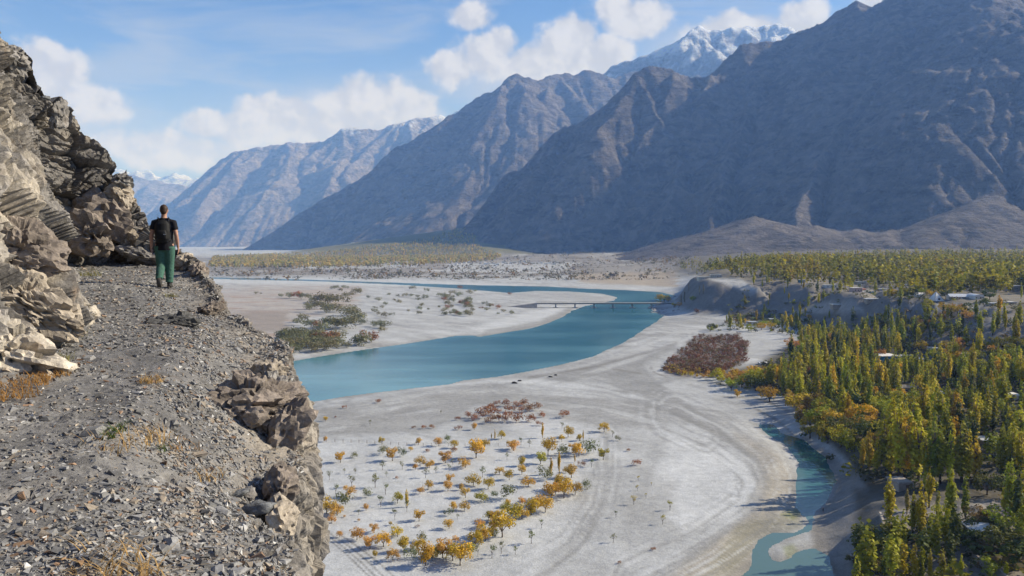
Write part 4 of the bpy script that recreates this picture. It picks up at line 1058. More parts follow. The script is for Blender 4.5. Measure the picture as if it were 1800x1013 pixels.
def round_crown(seed, n, leaf, lobes=11, lo=0.30, wide=0.42, flat=1.0, lump=(0.12, 0.2)):
    """spreading crown of separate leaf masses with gaps, unit height"""
    rs = np.random.RandomState(seed); C = []; N = []; K = []
    for l in range(lobes):
        a = rs.uniform(0, 6.28); q = math.sqrt(rs.rand()) * wide * 0.72; zc = lo + (1 - lo) * (0.30 + 0.45 * rs.rand()) * (1 - 0.35 * (q / wide) ** 2)
        c = np.array((math.cos(a) * q, math.sin(a) * q, zc)); rr = rs.uniform(*lump)
        m = n // lobes; d = rs.normal(size=(m, 3)); d /= np.linalg.norm(d, axis=1)[:, None]
        rad = rr * np.power(rs.uniform(0.25, 1.0, m), 0.4)
        p = c + d * rad[:, None] * np.array((1.1, 1.1, 0.85 * flat)); p[:, 2] = np.maximum(p[:, 2], 0.04)
        C.append(p); N.append(d + np.array((0, 0, 0.3))); K.append(np.full(m, rs.uniform(0.8, 1.2)) * rs.uniform(0.78, 1.22, m))
    C = np.concatenate(C); N = np.concatenate(N); K = np.concatenate(K)
    C[:, 2] *= 1.0 / C[:, 2].max()
    return leaf_quads(C, N, leaf, rs, np.stack([K, K * rs.uniform(0.92, 1.05, len(K)), K * 0.9], 1))
def crown_mesh(t): return mesh_np('crown', t[0], t[1], False, [M_LEAF], {'col': t[2]})
def trunk_mesh(seed, h, r, limbs, spread):
    rs = random.Random(seed); b = MB()
    b.tube([(0, 0, -0.03), (0.004, 0, h * 0.5), (rs.uniform(-.015, .015), rs.uniform(-.015, .015), h)], [r * 1.35, r, r * 0.8], 6)
    for k in range(limbs):
        a = 6.28 * k / max(1, limbs) + rs.uniform(-.5, .5); L = rs.uniform(0.7, 1.1) * spread; z1 = min(0.93, h + rs.uniform(0.2, 0.45))
        b.tube([(0, 0, h * rs.uniform(0.6, 0.95)), (math.cos(a) * L * .5, math.sin(a) * L * .5, h + (z1 - h) * .45), (math.cos(a) * L, math.sin(a) * L, z1)], [r * .7, r * .45, r * .12], 5)
    return b.mesh('trunk', M_BARK, True)
POPLAR = [(crown_mesh(poplar_crown(100 + i, 900, 0.0165, 8 + i % 4, 0.92 + 0.09 * (i % 4))), trunk_mesh(100 + i, 0.55, 0.009, 5, 0.035)) for i in range(7)]
SPARSE_POPLAR = [(crown_mesh(poplar_crown(130 + i, 170, 0.017, 7, 1.05)), trunk_mesh(130 + i, 0.7, 0.010, 8, 0.05)) for i in range(2)]
WILLOW = [(crown_mesh(round_crown(200 + i, 900, 0.044, 13 + i, 0.02, 0.50 + 0.07 * (i % 3), 1.0, (0.14, 0.25))), trunk_mesh(200 + i, 0.26, 0.026, 5, 0.26)) for i in range(6)]
ORCHARD = [(crown_mesh(round_crown(230 + i, 900, 0.042, 15 + i, 0.04, 0.58 + 0.06 * (i % 3))), trunk_mesh(230 + i, 0.25, 0.03, 5, 0.3)) for i in range(5)]
SAPLING = [(crown_mesh(round_crown(260 + i, 150, 0.042, 5, 0.35, 0.30)), trunk_mesh(260 + i, 0.40, 0.018, 5, 0.24)) for i in range(4)]
def bush_mesh(seed, n, wide, leaf=0.06):
    v, f, c = round_crown(seed, n, leaf, 12, 0.0, wide, 1.0, (0.22, 0.36))
    return mesh_np('shrub', v, f, False, [M_LEAF], {'col': c})
BUSH = [bush_mesh(300 + i, 420, 0.62 + 0.12 * (i % 3)) for i in range(5)]
_pr = random.Random(4)
def jitter(c, k=0.12): 
    g = 1 + _pr.uniform(-k, k) * 1.6
    return (c[0] * g * (1 + _pr.uniform(-k, k)), c[1] * g, c[2] * g, 1)
def plant_tree(name, protos, loc, h, colour, label, cat, group, width=1.0):
    cr, tr = protos[_pr.randrange(len(protos))]
    root = empty(name, loc, _pr.uniform(0, 6.28)); w = h * width * _pr.uniform(0.88, 1.12); root.scale = (w, w, h)
    c = obj('crown', cr, root); c.color = colour
    obj('trunk', tr, root)
    return tag(root, label, cat, group)
def plant_bush(name, loc, h, colour, label, group, width=1.0):
    o = obj(name, BUSH[_pr.randrange(len(BUSH))], loc=loc, rotz=_pr.uniform(0, 6.28)); w = h * width * _pr.uniform(0.85, 1.2); o.scale = (w, w, h); o.color = colour
    return tag(o, label, 'shrub', group)
ORD = lambda k: '%d%s' % (k, 'th' if 10 <= k % 100 <= 20 else {1: 'st', 2: 'nd', 3: 'rd'}.get(k % 10, 'th'))
def ordered(items, key, text):
    """label each item by its place in a row counted from the left of the picture"""
    groups = {}
    for it in items: groups.setdefault(it['zone'], []).append(it)
    for z, L in groups.items():
        L.sort(key=lambda q: q['px'])
        for k, it in enumerate(L): it['label'] = text(it, z, 'leftmost' if k == 0 else ('rightmost' if k == len(L) - 1 else ORD(k + 1) + ' from the left'))

GOLD = (0.56, 0.375, 0.045); ORANGE = (0.55, 0.335, 0.085); SAGE = (0.17, 0.185, 0.09); UMBER = (0.27, 0.12, 0.05); LIME = (0.40, 0.34, 0.04)
YG = (0.46, 0.40, 0.028); OLV = (0.30, 0.30, 0.03); DKG = (0.095, 0.115, 0.03); AMB = (0.50, 0.34, 0.035); RUST = (0.42, 0.24, 0.06)

# --- scattered trees and shrubs of the sandy flat: (x, foot y, height) in an enlargement of the photograph
Z1 = dict(Y="165 390 58,300 405 55,520 308 38,908 325 42,1025 380 95,1010 525 65,1052 608 58,605 620 60,720 715 58,225 680 90,905 660 48,963 658 55,880 755 50,567 740 20,605 800 65,530 855 80,640 880 80,710 870 70,755 955 120,940 955 115,900 930 90,485 915 40,1050 830 75,1020 860 90,220 185 25,120 350 40,675 342 24,1008 320 30,820 905 60,990 890 55,790 930 60",
          O="578 395 70,717 308 36,825 315 45,1015 230 36,860 405 62,725 415 50,775 430 48,968 430 60,885 510 45,875 555 55,725 572 35,768 548 50,945 550 35,968 590 55,350 590 60,282 690 70,100 770 90,148 780 55,437 662 38,253 730 45,397 720 15,480 780 50,295 805 35,388 818 68,458 868 70,845 915 95,580 930 65,915 830 35,1050 750 50,218 295 28,100 445 16,700 440 30,320 700 14",
          G="525 360 50,625 370 45,875 295 38,150 600 90,150 635 50,735 825 55,675 920 60,375 380 32,440 595 50,320 640 70,878 685 40",
          S="810 460 40,755 485 55,1060 480 60,655 665 60,515 640 60,590 710 60,540 575 60,485 540 75,525 445 50,545 480 28,360 540 65,240 500 50,320 465 30,378 468 33,275 580 60,397 685 30,925 705 32,1035 905 65,630 440 45,458 205 30,837 138 18,900 415 32,880 450 40,560 850 40",
          B="905 345 28,930 230 25,928 178 22,320 112 18,505 82 22,765 345 18,1020 180 40,985 165 35,1060 170 60,273 165 12,690 220 14,745 222 20,790 220 22,710 750 16,600 490 14", P="655 640 100")
Z2 = dict(Y="645 235 50,452 265 60,95 278 45,418 290 35,512 285 35,510 368 65,480 350 50,640 385 58,345 365 90,305 410 60,205 420 50,205 465 50,440 455 30,240 530 58,85 465 40,138 495 55,25 545 60,420 550 80,430 590 90,365 600 90,330 665 75,255 680 85,290 640 70,205 700 70,170 710 90,100 800 130,115 670 60,25 710 50,10 820 80,60 720 60,150 330 45,130 640 40,5 330 50",
          O="470 480 70,490 570 65,210 620 40,160 340 50,385 570 60,60 760 60", G="560 350 70,325 490 65,130 595 75,550 535 48,718 282 28,255 680 40,430 370 60,60 800 45,60 590 35",
          S="690 262 35,420 220 35,577 425 45,125 390 40,310 750 50,255 835 75,95 890 65,45 915 75,170 895 50,827 495 28,823 545 30,803 620 50,868 585 28,997 650 50,958 725 50,708 690 38,694 825 50,898 520 20,245 320 40,200 310 40,590 345 30",
          B="430 160 45,525 420 28,822 415 35,70 95 30,120 100 40,180 105 35,220 95 40,270 120 45,15 130 35,60 150 50,100 190 45,25 195 40,140 130 40,175 185 55,255 185 45,310 160 35,300 205 28,70 185 40,240 130 36,130 160 36,40 110 30,200 130 34,908 865 18,728 940 16,775 340 16",
          P="316 272 85,60 285 60,42 285 40,533 280 55,488 400 45,405 460 120,360 480 115")
def sand_flat():
    items = []
    for ox, D in ((500, Z1), (850, Z2)):
        for kind, s in D.items():
            for t in s.split(','):
                a, b, h = map(float, t.split()); px = ox + a / 3.0425; py = 680 + b / 3.0425
                p = PZ(px, py, 1.6); p[2] = gz(p[0], p[1])
                hh = h / 3.0425 * p[1] / FPX
                band = 'upper' if py < 775 else ('middle' if py < 870 else 'lower')
                items.append(dict(kind=kind, px=px, p=p, h=hh * (1.12 if kind in 'YOG' else 1.05), zone=(kind, band)))
    words = dict(Y=('golden yellow willow', 'willow_tree'), O=('orange leaved willow', 'willow_tree'), G=('dense grey green shrub', 'shrub'), S=('sparse grey green sapling', 'sapling'), B=('rust brown shrub', 'shrub'), P=('slim yellow poplar', 'young_poplar'))
    ordered(items, 'px', lambda it, z, o: '%s, %s among its kind on the %s sand flat' % (words[z[0]][0], o, z[1]))
    for it in items:
        k, p, h, lab = it['kind'], it['p'], it['h'], it['label']
        if k == 'Y': plant_tree('willow_tree', WILLOW, p, h, jitter(GOLD if _pr.random() < .75 else LIME), lab, 'tree', 'trees scattered over the sand flat')
        elif k == 'O': plant_tree('willow_tree', WILLOW, p, h, jitter(ORANGE), lab, 'tree', 'trees scattered over the sand flat')
        elif k == 'S': plant_tree('sapling', SAPLING, p, h, jitter(SAGE if it['px'] < 1090 else LIME), lab, 'sapling', 'saplings on the sand flat')
        elif k == 'P': plant_tree('young_poplar', POPLAR[:4], p, h, jitter(GOLD), lab, 'tree', 'slim poplars on the sand flat', 1.3)
        elif k == 'G': plant_bush('shrub', p, h, jitter(SAGE), lab, 'grey green shrubs on the sand flat', 0.85)
        else: plant_bush('shrub', p, h, jitter(UMBER), lab, 'rust brown shrubs on the sand flat', 1.05)
sand_flat()

# --- shrubs of the left bank, behind the river
LB = "305 105 20,353 105 12,560 135 25,645 145 40,725 150 50,775 150 40,835 165 50,895 185 35,1000 200 75,950 190 60,1065 190 60,1110 195 50,1165 210 75,920 260 60,980 260 60,860 290 60,1030 310 70,1060 290 60,1150 290 60,1110 55 30,1155 45 25,1190 70 25,1240 50 30,1365 105 50,1305 120 30,1250 135 40,1265 330 70,1320 300 55,1350 330 50,1320 365 70,1365 400 70,1330 410 60,1425 355 40,1430 420 40,1540 445 40,1610 420 30,1660 460 55,1630 500 40,1655 355 40,1550 300 30,1730 335 25,800 400 60,760 430 50,830 450 50,900 460 60,960 470 60,1010 500 70,1060 450 70,1120 460 80,1180 475 80,1230 465 80,1260 450 70,1380 630 70,1440 630 90,1490 600 80,1515 600 30,1280 655 45,1190 660 45,1025 585 35,1000 620 70,1060 600 80,1120 590 80,1180 580 70,1030 690 80,1090 680 80,1150 650 70,1060 720 60,1100 640 70"
def left_bank():
    items = []; rs = random.Random(8)
    pts = [tuple(map(float, t.split())) for t in LB.split(',')]
    for _ in range(44): pts.append((rs.uniform(560, 960), rs.uniform(560, 725), rs.uniform(55, 85)))
    for _ in range(46): pts.append((rs.uniform(1450, 3000), rs.uniform(40, 330) , rs.uniform(14, 30)))
    for _ in range(26): pts.append((rs.uniform(2250, 2560), rs.uniform(90, 330), rs.uniform(22, 42)))
    for a, b, h in pts:
        px = 400 + a / 6; py = 500 + b / 6
        p = PZ(px, py, 1.6); p[2] = max(0.3, gz(p[0], p[1]))
        if poly_sd(np.array([p[0]]), np.array([p[1]]), RIVER)[0] > -4: continue
        band = 'river edge' if py > 590 else ('thick belt' if py > 545 and px < 640 else ('far scatter' if py < 530 else 'middle ground'))
        items.append(dict(px=px, p=p, h=h / 6 * p[1] / FPX * 1.05, zone=band, red=rs.random() < (0.3 if px > 780 else 0.05)))
    ordered(items, 'px', lambda it, z, o: '%s shrub across the river, %s in the %s' % ('reddish' if it['red'] else 'grey olive', o, z))
    for it in items:
        plant_bush('shrub', it['p'], it['h'] * 1.6, jitter(UMBER if it['red'] else (0.185, 0.18, 0.095)), it['label'], 'shrubs of the left bank', 1.15)
left_bank()

# houses: picture x, foot y, width, height, depth, wall, roof, label, turn, height guess, roof shape, windows
HOUSES = [
    (1238, 489, 19, 5, 8, 'M_CREAM', 'M_LIME', 'long cream house on the bluff brink, left of two', 4, 36, 'flat', 6), (1259, 488, 19, 5, 8, 'M_CREAM', 'M_LIME', 'long cream house on the bluff brink, right of two', -3, 36, 'flat', 6),
    (1690, 523, 38, 4.5, 7, 'M_LIME', 'M_TIN', 'long white roofed hall beside the pyramid tent', -4, 36, 'gable', 8), (1722, 525, 17, 5, 12, 'M_LIME', 'M_TIN', 'hall with a curved pale roof at the right of the long hall', 0, 36, 'arched', 3),
    (1507, 577, 15, 9, 9, 'M_PINK', 'M_LIME', 'pinkish two tone house beside the blue painted house', 5, 10, 'flat', 3), (1526, 577, 19, 7, 8, 'M_BLUE', 'M_LIME', 'blue painted house beside the pink one', 3, 10, 'flat', 4),
    (1536, 588, 26, 5, 8, 'M_MUD', 'M_TIN', 'low house with white roof below the blue and pink houses', -3, 10, 'flat', 3), (1567, 641, 32, 15, 12, 'M_BLUE', 'M_LIME', 'large bright blue building standing among tall poplars', 6, 8, 'flat', 5),
    (1732, 960, 43, 26, 6, 'M_MUD', 'M_TIN', 'mud shed with a pale roof in the lower right corner', -8, 8, 'flat', 0), (1592, 862, 26, 14, 6, 'M_MUD', 'M_MUD', 'mud hut at the top of the pale bank', 6, 8, 'flat', 1),
    (1740, 782, 20, 7, 7, 'M_MUD', 'M_TIN', 'hut with white roof between dark trees at right', 0, 8, 'flat', 0), (1325, 572, 16, 6, 8, 'M_LIME', 'M_TIN', 'white walled house at the foot of the bluff', 3, 5, 'flat', 3),
    (1360, 566, 12, 5, 7, 'M_MUD', 'M_TIN', 'small mud house right of the white walled house under the bluff', -4, 6, 'flat', 2), (1347, 541, 14, 4, 7, 'M_CREAM', 'M_LIME', 'cream house on the slope under the plateau edge', 0, 15, 'flat', 3),
    (1462, 505, 20, 5, 9, 'M_LIME', 'M_TIN', 'white house at the left end of the plateau village', 0, 36, 'flat', 3), (1432, 509, 16, 4, 8, 'M_MUD', 'M_LIME', 'mud house with pale roof on the plateau edge', 3, 34, 'flat', 2),
    (1478, 517, 26, 4, 8, 'M_MUD', 'M_TIN', 'long mud house on the plateau brink above the pale mound', -3, 35, 'flat', 4), (1515, 503, 16, 5, 9, 'M_LIME', 'M_TIN', 'tall white house in the middle of the plateau village', 2, 37, 'flat', 3),
    (1530, 505, 22, 4, 8, 'M_LIME', 'M_TIN', 'white house right of the tall white one in the village', -2, 37, 'flat', 3), (1558, 502, 24, 5, 9, 'M_LIME', 'M_TIN', 'white roofed block at the right of the village', 0, 37, 'flat', 4),
    (1600, 505, 18, 4, 8, 'M_LIME', 'M_TIN', 'pale house half hidden by poplars right of the village', 3, 37, 'flat', 2), (1514, 513, 18, 3.5, 7, 'M_MUD', 'M_REDR', 'red roofed house on the plateau brink', 0, 36, 'gable', 2),
    (1411, 503, 8, 5, 7, 'M_BLUE', 'M_TIN', 'small blue house at the plateau edge among poplars', 0, 33, 'flat', 1), (1618, 522, 12, 4, 6, 'M_CANVAS', 'M_CANVAS', 'small white pavilion left of the pyramid tent', 0, 36, 'gable', 0),
    (1753, 540, 18, 4, 7, 'M_MUD', 'M_TIN', 'pale roof on the brink right of the curved hall', 4, 35, 'flat', 2), (1775, 543, 24, 3.5, 7, 'M_MUD', 'M_LIME', 'long low roof at the right picture edge on the brink', -3, 34, 'flat', 2),
    (1792, 512, 18, 9, 8, 'M_MUD', 'M_TIN', 'tall mud house at the right picture edge', 0, 38, 'flat', 2), (1652, 510, 14, 4, 7, 'M_LIME', 'M_TIN', 'pale house just behind the pyramid tent', 0, 37, 'flat', 2),
    (1620, 615, 16, 5, 8, 'M_MUD', 'M_TIN', 'hut with pale roof in the upper belt of the woods', 5, 12, 'flat', 1), (1645, 617, 14, 5, 7, 'M_LIME', 'M_LIME', 'white hut right of the hut in the upper woods', -5, 12, 'flat', 1),
    (1600, 622, 20, 5, 7, 'M_MUD', 'M_TIN', 'mud hut in a clearing left of the white hut', 2, 11, 'flat', 2), (1698, 617, 14, 4, 7, 'M_MUD', 'M_LIME', 'lone hut at the foot of the dark slope', 0, 15, 'flat', 1),
    (1660, 700, 22, 7, 8, 'M_MUD', 'M_TIN', 'pale roofed hut deep in the middle woods', 4, 8, 'flat', 1), (1600, 690, 24, 8, 8, 'M_MUD', 'M_MUD', 'flat mud house among the middle poplars', -4, 7, 'flat', 2), (1790, 700, 20, 6, 8, 'M_LIME', 'M_LIME', 'white hut at the right edge of the middle woods', 0, 12, 'flat', 1),
]
# --- poplars and rounder trees of the wooded terraces
HOUSE_XY = []
for h_ in HOUSES:
    p = PZ(h_[0], h_[1], h_[9])
    for _ in range(6): p = PZ(h_[0], h_[1], gz(p[0], p[1]))
    HOUSE_XY.append((p[0], p[1], h_[2] * p[1] / FPX / 2))
def near_house(q):
    for x, y, w in HOUSE_XY:
        dy = y - q[1]
        if -14 < dy < 34 and abs(q[0] - x * q[1] / y) < w + 2.5: return True
    return False
WOODS = []; TAKEN = np.zeros((0, 2))
def in_poly_px(poly, n, spacing, seed, z0, tries=40):
    """world spots inside an outline traced on the photograph"""
    global TAKEN
    rs = np.random.RandomState(seed); W = np.array([PZ(a, b, z0)[:2] for a, b in poly]); lo, hi = W.min(0), W.max(0); out = []
    for _ in range(n * tries):
        q = lo + rs.rand(2) * (hi - lo)
        if poly_sd(q[:1], q[1:], W)[0] < 0: continue
        if len(TAKEN) and (np.hypot(*(TAKEN - q).T) < spacing * rs.uniform(0.7, 1.3)).any(): continue
        if near_house(q): continue
        TAKEN = np.vstack([TAKEN, q]); out.append(q)
        if len(out) >= n: break
    return out
def woods():
    items = []
    def add(q, h, kind, zone, colr):
        z = gz(q[0], q[1]); px, py = proj(q[0], q[1], z)
        items.append(dict(px=float(px), p=(q[0], q[1], z - 0.1), h=h, kind=kind, zone=(zone, kind), col=colr))
    def at(px, py, hpx, kind, zone, colr, z0=7.0):
        global TAKEN
        p = PZ(px, py, z0)
        for _ in range(4): p = PZ(px, py, gz(p[0], p[1]))
        TAKEN = np.vstack([TAKEN, p[:2]]); add(p[:2], hpx * p[1] / FPX, kind, zone, colr)
    rs = random.Random(21)
    # single poplars one can point at, lower right
    for px, py, h, c in [(1563, 927, 100, YG), (1617, 952, 112, YG), (1604, 945, 85, OLV), (1633, 893, 68, YG), (1670, 935, 122, OLV), (1697, 915, 82, OLV), (1775, 908, 104, OLV), (1767, 900, 60, YG), (1647, 910, 52, OLV), (1594, 905, 50, (0.3, 0.26, 0.08)),
                         (1520, 1022, 66, YG), (1512, 1028, 60, OLV), (1585, 1022, 74, YG), (1607, 1026, 78, YG), (1618, 1024, 70, OLV), (1634, 1026, 66, YG), (1656, 1022, 62, OLV), (1689, 1022, 52, YG), (1555, 1020, 56, OLV), (1767, 1022, 40, YG)]:
        at(px, py, h, 'poplar', 'the open lower right corner', c)
    for px, py, h, c in [(1535, 975, 52, DKG), (1558, 985, 46, DKG), (1520, 960, 40, OLV), (1700, 965, 40, DKG), (1765, 985, 62, DKG), (1790, 1000, 55, DKG), (1715, 925, 38, (0.38, 0.24, 0.10)), (1760, 935, 44, OLV), (1795, 912, 38, YG), (1690, 945, 44, DKG), (1655, 925, 40, OLV), (1540, 1018, 44, AMB), (1785, 850, 44, DKG), (1770, 880, 44, DKG), (1735, 870, 40, DKG), (1565, 955, 34, OLV), (1590, 990, 30, DKG), (1740, 1015, 36, OLV)]:
        at(px, py, h, 'broadleaf', 'the open lower right corner', c)
    # the tall dense stand above the mud bank
    for px, py, h, c in [(1527, 832, 84, AMB), (1515, 828, 60, AMB), (1540, 838, 70, YG), (1566, 838, 150, YG), (1578, 842, 140, YG), (1556, 835, 120, OLV), (1590, 840, 120, AMB), (1602, 842, 110, AMB), (1614, 846, 118, YG), (1640, 850, 122, OLV), (1652, 850, 100, OLV), (1668, 848, 104, YG), (1690, 852, 112, OLV), (1702, 850, 98, YG), (1714, 846, 84, AMB), (1626, 848, 96, OLV), (1480, 745, 70, YG), (1489, 748, 64, AMB), (1497, 752, 50, YG), (1760, 840, 100, OLV), (1778, 838, 96, OLV), (1792, 836, 90, YG), (1770, 832, 70, OLV)]:
        at(px, py, h, 'poplar', 'the tall stand above the mud bank', c)
    for q in in_poly_px([(1590, 815), (1720, 830), (1800, 820), (1830, 745), (1650, 735), (1560, 770)], 34, 6.0, 31, 7): add(q, rs.uniform(13, 20), 'poplar', 'the tall stand above the mud bank', rs.choice([YG, OLV, OLV, YG, DKG, AMB]))
    for q in in_poly_px([(1430, 745), (1500, 800), (1540, 830), (1720, 850), (1830, 850), (1830, 740), (1640, 720), (1480, 715)], 38, 7.0, 32, 6): add(q, rs.uniform(7, 11), 'broadleaf', 'the tall stand above the mud bank', rs.choice([OLV, DKG, AMB, OLV, DKG, OLV, YG]))
    # fringe of orange trees along the bank
    for px, py, h, c in [(1400, 722, 34, RUST), (1415, 728, 40, AMB), (1432, 732, 42, RUST), (1446, 742, 44, OLV), (1424, 758, 40, AMB), (1440, 768, 36, OLV), (1462, 770, 40, DKG), (1478, 782, 40, OLV), (1388, 705, 22, AMB), (1296, 698, 14, AMB), (1336, 694, 14, AMB), (1455, 755, 40, AMB), (1490, 790, 38, OLV), (1410, 742, 30, RUST)]:
        at(px, py, h, 'broadleaf', 'the fringe along the backwater', c, 4)
    # middle stand
    M3 = [(1255, 672), (1330, 690), (1400, 705), (1480, 735), (1830, 738), (1830, 665), (1650, 645), (1480, 640), (1380, 650)]
    for q in in_poly_px([(1345, 672), (1400, 700), (1480, 730), (1830, 735), (1830, 690), (1600, 668), (1430, 645)], 96, 6.5, 33, 6): add(q, rs.uniform(13, 21), 'poplar', 'the middle belt of the woods', rs.choice([YG, OLV, YG, OLV, DKG, YG, OLV, YG, AMB]))
    for q in in_poly_px(M3, 62, 8.0, 34, 6): add(q, rs.uniform(6, 10), 'broadleaf', 'the middle belt of the woods', rs.choice([OLV, DKG, AMB, OLV, OLV, YG]))
    for q in in_poly_px([(1240, 662), (1330, 690), (1400, 690), (1400, 660), (1320, 650)], 22, 5.0, 35, 3): add(q, rs.uniform(4, 7), 'broadleaf', 'the edge by the red thicket', rs.choice([AMB, YG, RUST, AMB]))
    # upper belt, below the bare slopes
    for q in in_poly_px([(1390, 640), (1640, 650), (1640, 600), (1560, 592), (1440, 585), (1390, 600)], 52, 7.5, 36, 9): add(q, rs.uniform(13, 20), 'poplar', 'the upper belt of the woods', rs.choice([OLV, OLV, YG, DKG]))
    for q in in_poly_px([(1390, 640), (1700, 655), (1700, 605), (1560, 590), (1440, 580), (1390, 590)], 40, 9, 37, 9): add(q, rs.uniform(6, 10), 'broadleaf', 'the upper belt of the woods', rs.choice([OLV, DKG, AMB, RUST, DKG]))
    for q in in_poly_px([(1640, 655), (1830, 668), (1830, 615), (1700, 600), (1640, 610)], 16, 9, 38, 14): add(q, rs.uniform(11, 17), 'poplar', 'the foot of the bare slope', rs.choice([OLV, YG, AMB]))
    for q in in_poly_px([(1640, 660), (1830, 680), (1830, 640), (1700, 630), (1640, 630)], 14, 9, 39, 12): add(q, rs.uniform(5, 8), 'broadleaf', 'the foot of the bare slope', rs.choice([OLV, DKG, AMB, RUST]))
    # below the bluff and on the mound
    for q in in_poly_px([(1245, 572), (1420, 578), (1420, 545), (1330, 545), (1290, 556)], 30, 7, 40, 6): add(q, rs.uniform(8, 15), 'poplar', 'the foot of the bluff', rs.choice([OLV, YG, OLV, AMB]))
    for q in in_poly_px([(1240, 575), (1420, 582), (1430, 560), (1300, 558)], 22, 8, 41, 5): add(q, rs.uniform(4, 7), 'broadleaf', 'the foot of the bluff', rs.choice([OLV, DKG, AMB]))
    for px, py, h, c in [(1197, 541, 20, (0.2, 0.17, 0.08)), (1203, 543, 22, (0.2, 0.17, 0.08)), (1210, 542, 16, (0.2, 0.17, 0.08)), (1229, 551, 18, (0.22, 0.19, 0.09)), (1236, 552, 20, (0.22, 0.19, 0.09))]: at(px, py, h, 'bare poplar', 'the water below the bluff', c, 2)
    for px, py, h, c in [(1160, 530, 14, AMB), (1168, 531, 13, OLV), (1175, 531, 10, AMB), (1185, 541, 9, AMB), (1194, 543, 9, RUST), (1218, 552, 10, OLV), (1225, 556, 9, UMBER)]: at(px, py, h, 'broadleaf', 'the water below the bluff', c, 2)
    for px, py, h, c in [(1664, 536, 20, AMB), (1678, 560, 16, YG), (1640, 566, 12, OLV), (1507, 590, 36, OLV), (1792, 596, 30, YG), (1403, 574, 24, YG)]: at(px, py, h, 'poplar', 'the terraced slope', c, 20)
    for q in in_poly_px([(1500, 560), (1640, 585), (1640, 570), (1560, 552)], 14, 8, 43, 14): add(q, rs.uniform(5, 8), 'broadleaf', 'the terraced slope', rs.choice([OLV, DKG, AMB, OLV]))
    for q in in_poly_px([(1670, 545), (1740, 548), (1740, 538), (1660, 533)], 7, 7, 44, 33): add(q, rs.uniform(6, 9), 'broadleaf', 'the terraced slope', DKG)
    cw = {YG: 'yellow green', OLV: 'olive green', AMB: 'amber', DKG: 'dark green', RUST: 'rusty orange'}
    kinds = {'poplar': ('poplar_tree', 'poplar'), 'broadleaf': ('orchard_tree', 'rounded tree'), 'bare poplar': ('poplar_tree', 'thin leaved poplar')}
    ordered(items, 'px', lambda it, z, o: '%s %s, %s in %s' % (cw.get(it['col'], 'pale brown'), kinds[z[1]][1], o, z[0]))
    for it in items:
        k = it['kind']; pr = POPLAR if k == 'poplar' else (ORCHARD if k == 'broadleaf' else SPARSE_POPLAR)
        plant_tree(kinds[k][0], pr, it['p'], it['h'], jitter(it['col'], 0.16), it['label'], 'poplar' if 'poplar' in k else 'tree', 'trees of the wooded terraces', _pr.uniform(1.25, 2.0) if k == 'poplar' else _pr.uniform(1.0, 1.3))
    return len(items)
NWOOD = woods()

# --- masses nobody could count: far woods, thicket and scrub
def mass(name, label, batches, seed=1):
    """many plants as one object; a batch is (spots, heights, colours, shape, sprays per plant, spray size, width)"""
    rs = np.random.RandomState(seed); V = []; F = []; C = []; b = 0
    for spots, heights, cols, kind, nq, leaf, width in batches:
        protos = [poplar_crown(400 + k, nq, leaf, max(3, min(8, nq // 12)), 1.0) if kind == 'poplar' else round_crown(420 + k, nq, leaf, max(4, min(10, nq // 8)), 0.03, 0.5, 1.0, (0.2, 0.32)) for k in range(8)]
        zz = ground_z(spots[:, 0], spots[:, 1])
        for i in range(len(spots)):
            v, f, c = protos[i % 8]; a = rs.uniform(0, 6.28); ca, sa = math.cos(a), math.sin(a); h = heights[i]; w = h * width * rs.uniform(0.8, 1.25)
            q = np.stack([(v[:, 0] * ca - v[:, 1] * sa) * w, (v[:, 0] * sa + v[:, 1] * ca) * w, v[:, 2] * h + zz[i] - 0.2], 1); q[:, :2] += spots[i]
            V.append(q); F.append(f + b); b += len(v); C.append(c * cols[i])
    me = mesh_np(name, np.concatenate(V), np.concatenate(F), False, [M_LEAF], {'col': np.concatenate(C)})
    return tag(obj(name, me), label, kind='stuff')
def spots_px(poly, n, z, seed, weight_far=True):
    rs = np.random.RandomState(seed); P = np.array(poly, float); lo, hi = P.min(0), P.max(0); out = []
    q = lo + rs.rand(n * 6, 2) * (hi - lo); q = q[poly_sd(q[:, 0], q[:, 1], P) > 0][:n]
    zz = np.full(len(q), float(z)); w = None
    for _ in range(5):
        w = np.array([PZ(a, b, c) if b > 426 + 2 else PZ(a, 428, c) for (a, b), c in zip(q, zz)]); zz = ground_z(w[:, 0], w[:, 1])
    return w[:, :2]
def pick(cols, n, seed):
    rs = np.random.RandomState(seed); return np.array(cols)[rs.randint(0, len(cols), n)] * rs.uniform(0.8, 1.2, (n, 1))
